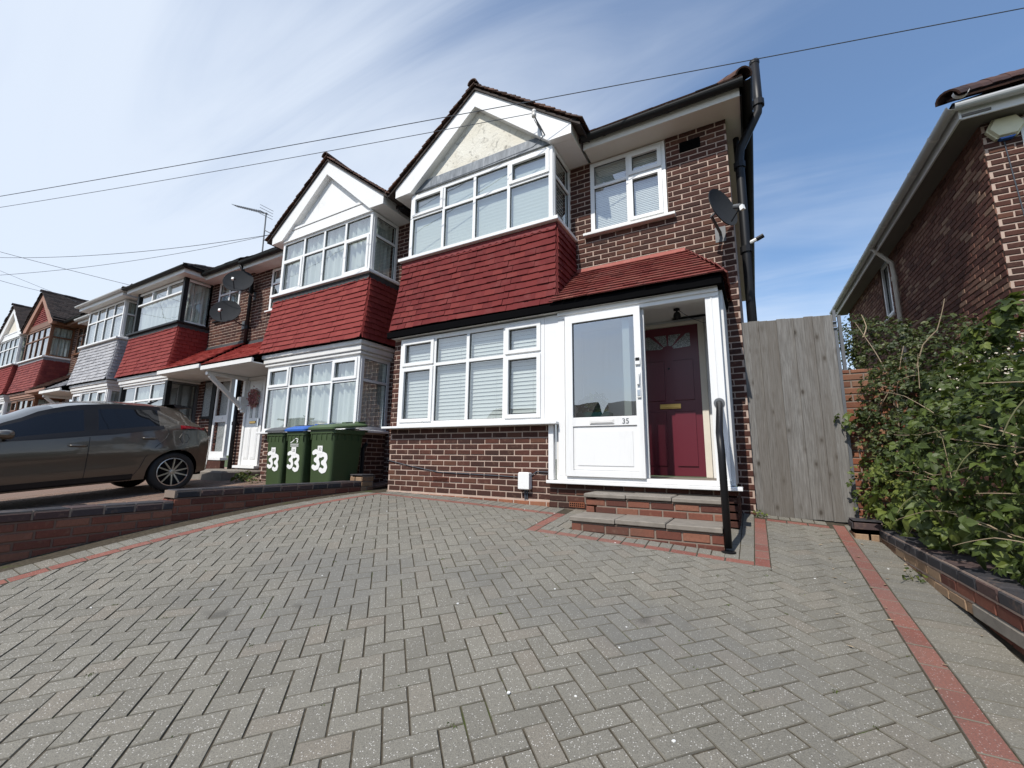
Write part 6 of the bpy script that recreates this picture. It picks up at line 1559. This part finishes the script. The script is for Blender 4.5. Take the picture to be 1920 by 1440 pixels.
b.grid(rows, T=T, closed=True); b.add([Vector(p) for p in rows[0]], [tuple(range(14))], T=T, m=1); b.add([Vector(p) for p in rows[-1]], [tuple(range(14))], T=T); b.tube([m0+Vector((-.04, 0, -.04)), m0+Vector((-.14, .02, -.07))], .02, 6, m=2); b.build('wing_mirror', [M['paint'], M['chrome'], M['black']], car, smooth=True)
sk = MB(); sk.grid([[side_pt(l, .245, .0), side_pt(l, .27, .012), side_pt(l, .335, .008)] for l in [1.12+.178*k for k in range(11)]]); sk.build('sill_trim', M['black'], car)
def wheel(l, s):
    c = Vector(CW(l, s*.765, .31)); T = Matrix.Translation(c) @ Matrix.Rotation(s*PI/2, 4, 'Y')
    b = MB(T); b.lathe([(.225, -.10), (.285, -.105), (.312, -.08), (.315, 0), (.312, .075), (.285, .10), (.232, .098), (.222, .085)], 40); w = b.build('tyre', M['rubber'], car, smooth=True)
    b = MB(T); b.lathe([(.222, .088), (.218, .078), (.205, .02), (.10, -.02), (0, -.02)], 32); b.build('wheel_barrel', M['black'], w, smooth=True)
    r = MB(T); r.lathe([(.224, .082), (.224, .090), (.214, .092), (.210, .080)], 40); r.lathe([(.0, .082), (.035, .080), (.042, .06)], 16)
    for k in range(5):
        a = 2*PI*k/5+.3
        for d in (-.20, .20):
            p0 = (.036*math.cos(a+d*1.6), .036*math.sin(a+d*1.6)); p1 = (.215*math.cos(a+d*1.35), .215*math.sin(a+d*1.35)); v = Vector((p1[0]-p0[0], p1[1]-p0[1])).normalized(); n2 = Vector((-v.y, v.x))
            w0, w1 = .012, .009
            Q = [(p0[0]+n2.x*w0, p0[1]+n2.y*w0), (p0[0]-n2.x*w0, p0[1]-n2.y*w0), (p1[0]-n2.x*w1, p1[1]-n2.y*w1), (p1[0]+n2.x*w1, p1[1]+n2.y*w1)]
            r.prism(Q, lambda x, y: (x, y, .066+.055*math.hypot(x, y)), lambda x, y: (x, y, .045+.05*math.hypot(x, y)))
    r.build('alloy_rim', M['alloy'], w)
for l in (LW1, LW2):
    for s in (1, -1): wheel(l, s)
for l in (LW1, LW2):
    b = MB(); rows = [[CW(l+RA*.995*math.cos(t), w, .31+RA*.97*math.sin(t)) for w in (.45, .80)] for t in [PI*k/16 for k in range(17)]]; b.grid(rows); b.build('wheel_arch', M['black_matt'], car)

# ------------------------------------------------------------------ houses across the road (seen in the window reflections)
for i, x in enumerate((-14, -4.5, 5, 14.5)):
    t = thing('bungalow', ('cream bungalow with dark tiled roof across the road, %s' % ('farthest along the street', 'opposite the parked car', 'opposite the burgundy door', 'opposite the brambles')[i]), 'house', (x, -25, 0), 'houses across the road')
    b = MB(); b.box(x-4, x+4, -29, -22.5, 0, 2.7); b.build('wall', M['cream'], t)
    b = MB(); b.add([(x-4.4, -22.1, 2.7), (x+4.4, -22.1, 2.7), (x+4.4, -25.8, 5.4), (x-4.4, -25.8, 5.4), (x+4.4, -29.4, 2.7), (x-4.4, -29.4, 2.7)], [(0, 1, 2, 3), (3, 2, 4, 5), (1, 4, 2), (0, 3, 5), (0, 5, 4, 1)]); b.build('roof', M['roof_dark'], t)
    for u_ in (-2.4, 1.2): window(t, (x+u_+1.6, -22.49, 1.0), ((-1, 0, 0), (0, 1, 0)), 1.6, 1.2, (.8,), None, (), 'white', 'curtain')
    b = MB(); b.cbox(x-.5, x+.4, -22.47, -22.5, .05, 2.1); b.build('door', M['brown'], t)
    w = thing('garden_wall', ('pale rendered front garden wall across the road, %s' % ('farthest along the street', 'opposite the parked car', 'opposite the burgundy door', 'opposite the brambles')[i]), 'wall', (x, -18.4, 0), 'garden walls across the road'); b = MB(); b.cbox(x-4.5, x+3, -18.5, -18.3, -.04, 1.0); b.build('render', M['white_dirty'], w); b = MB(); b.cbox(x-4.55, x+3.05, -18.55, -18.25, 1.001, 1.06); b.build('coping', M['concrete'], w)
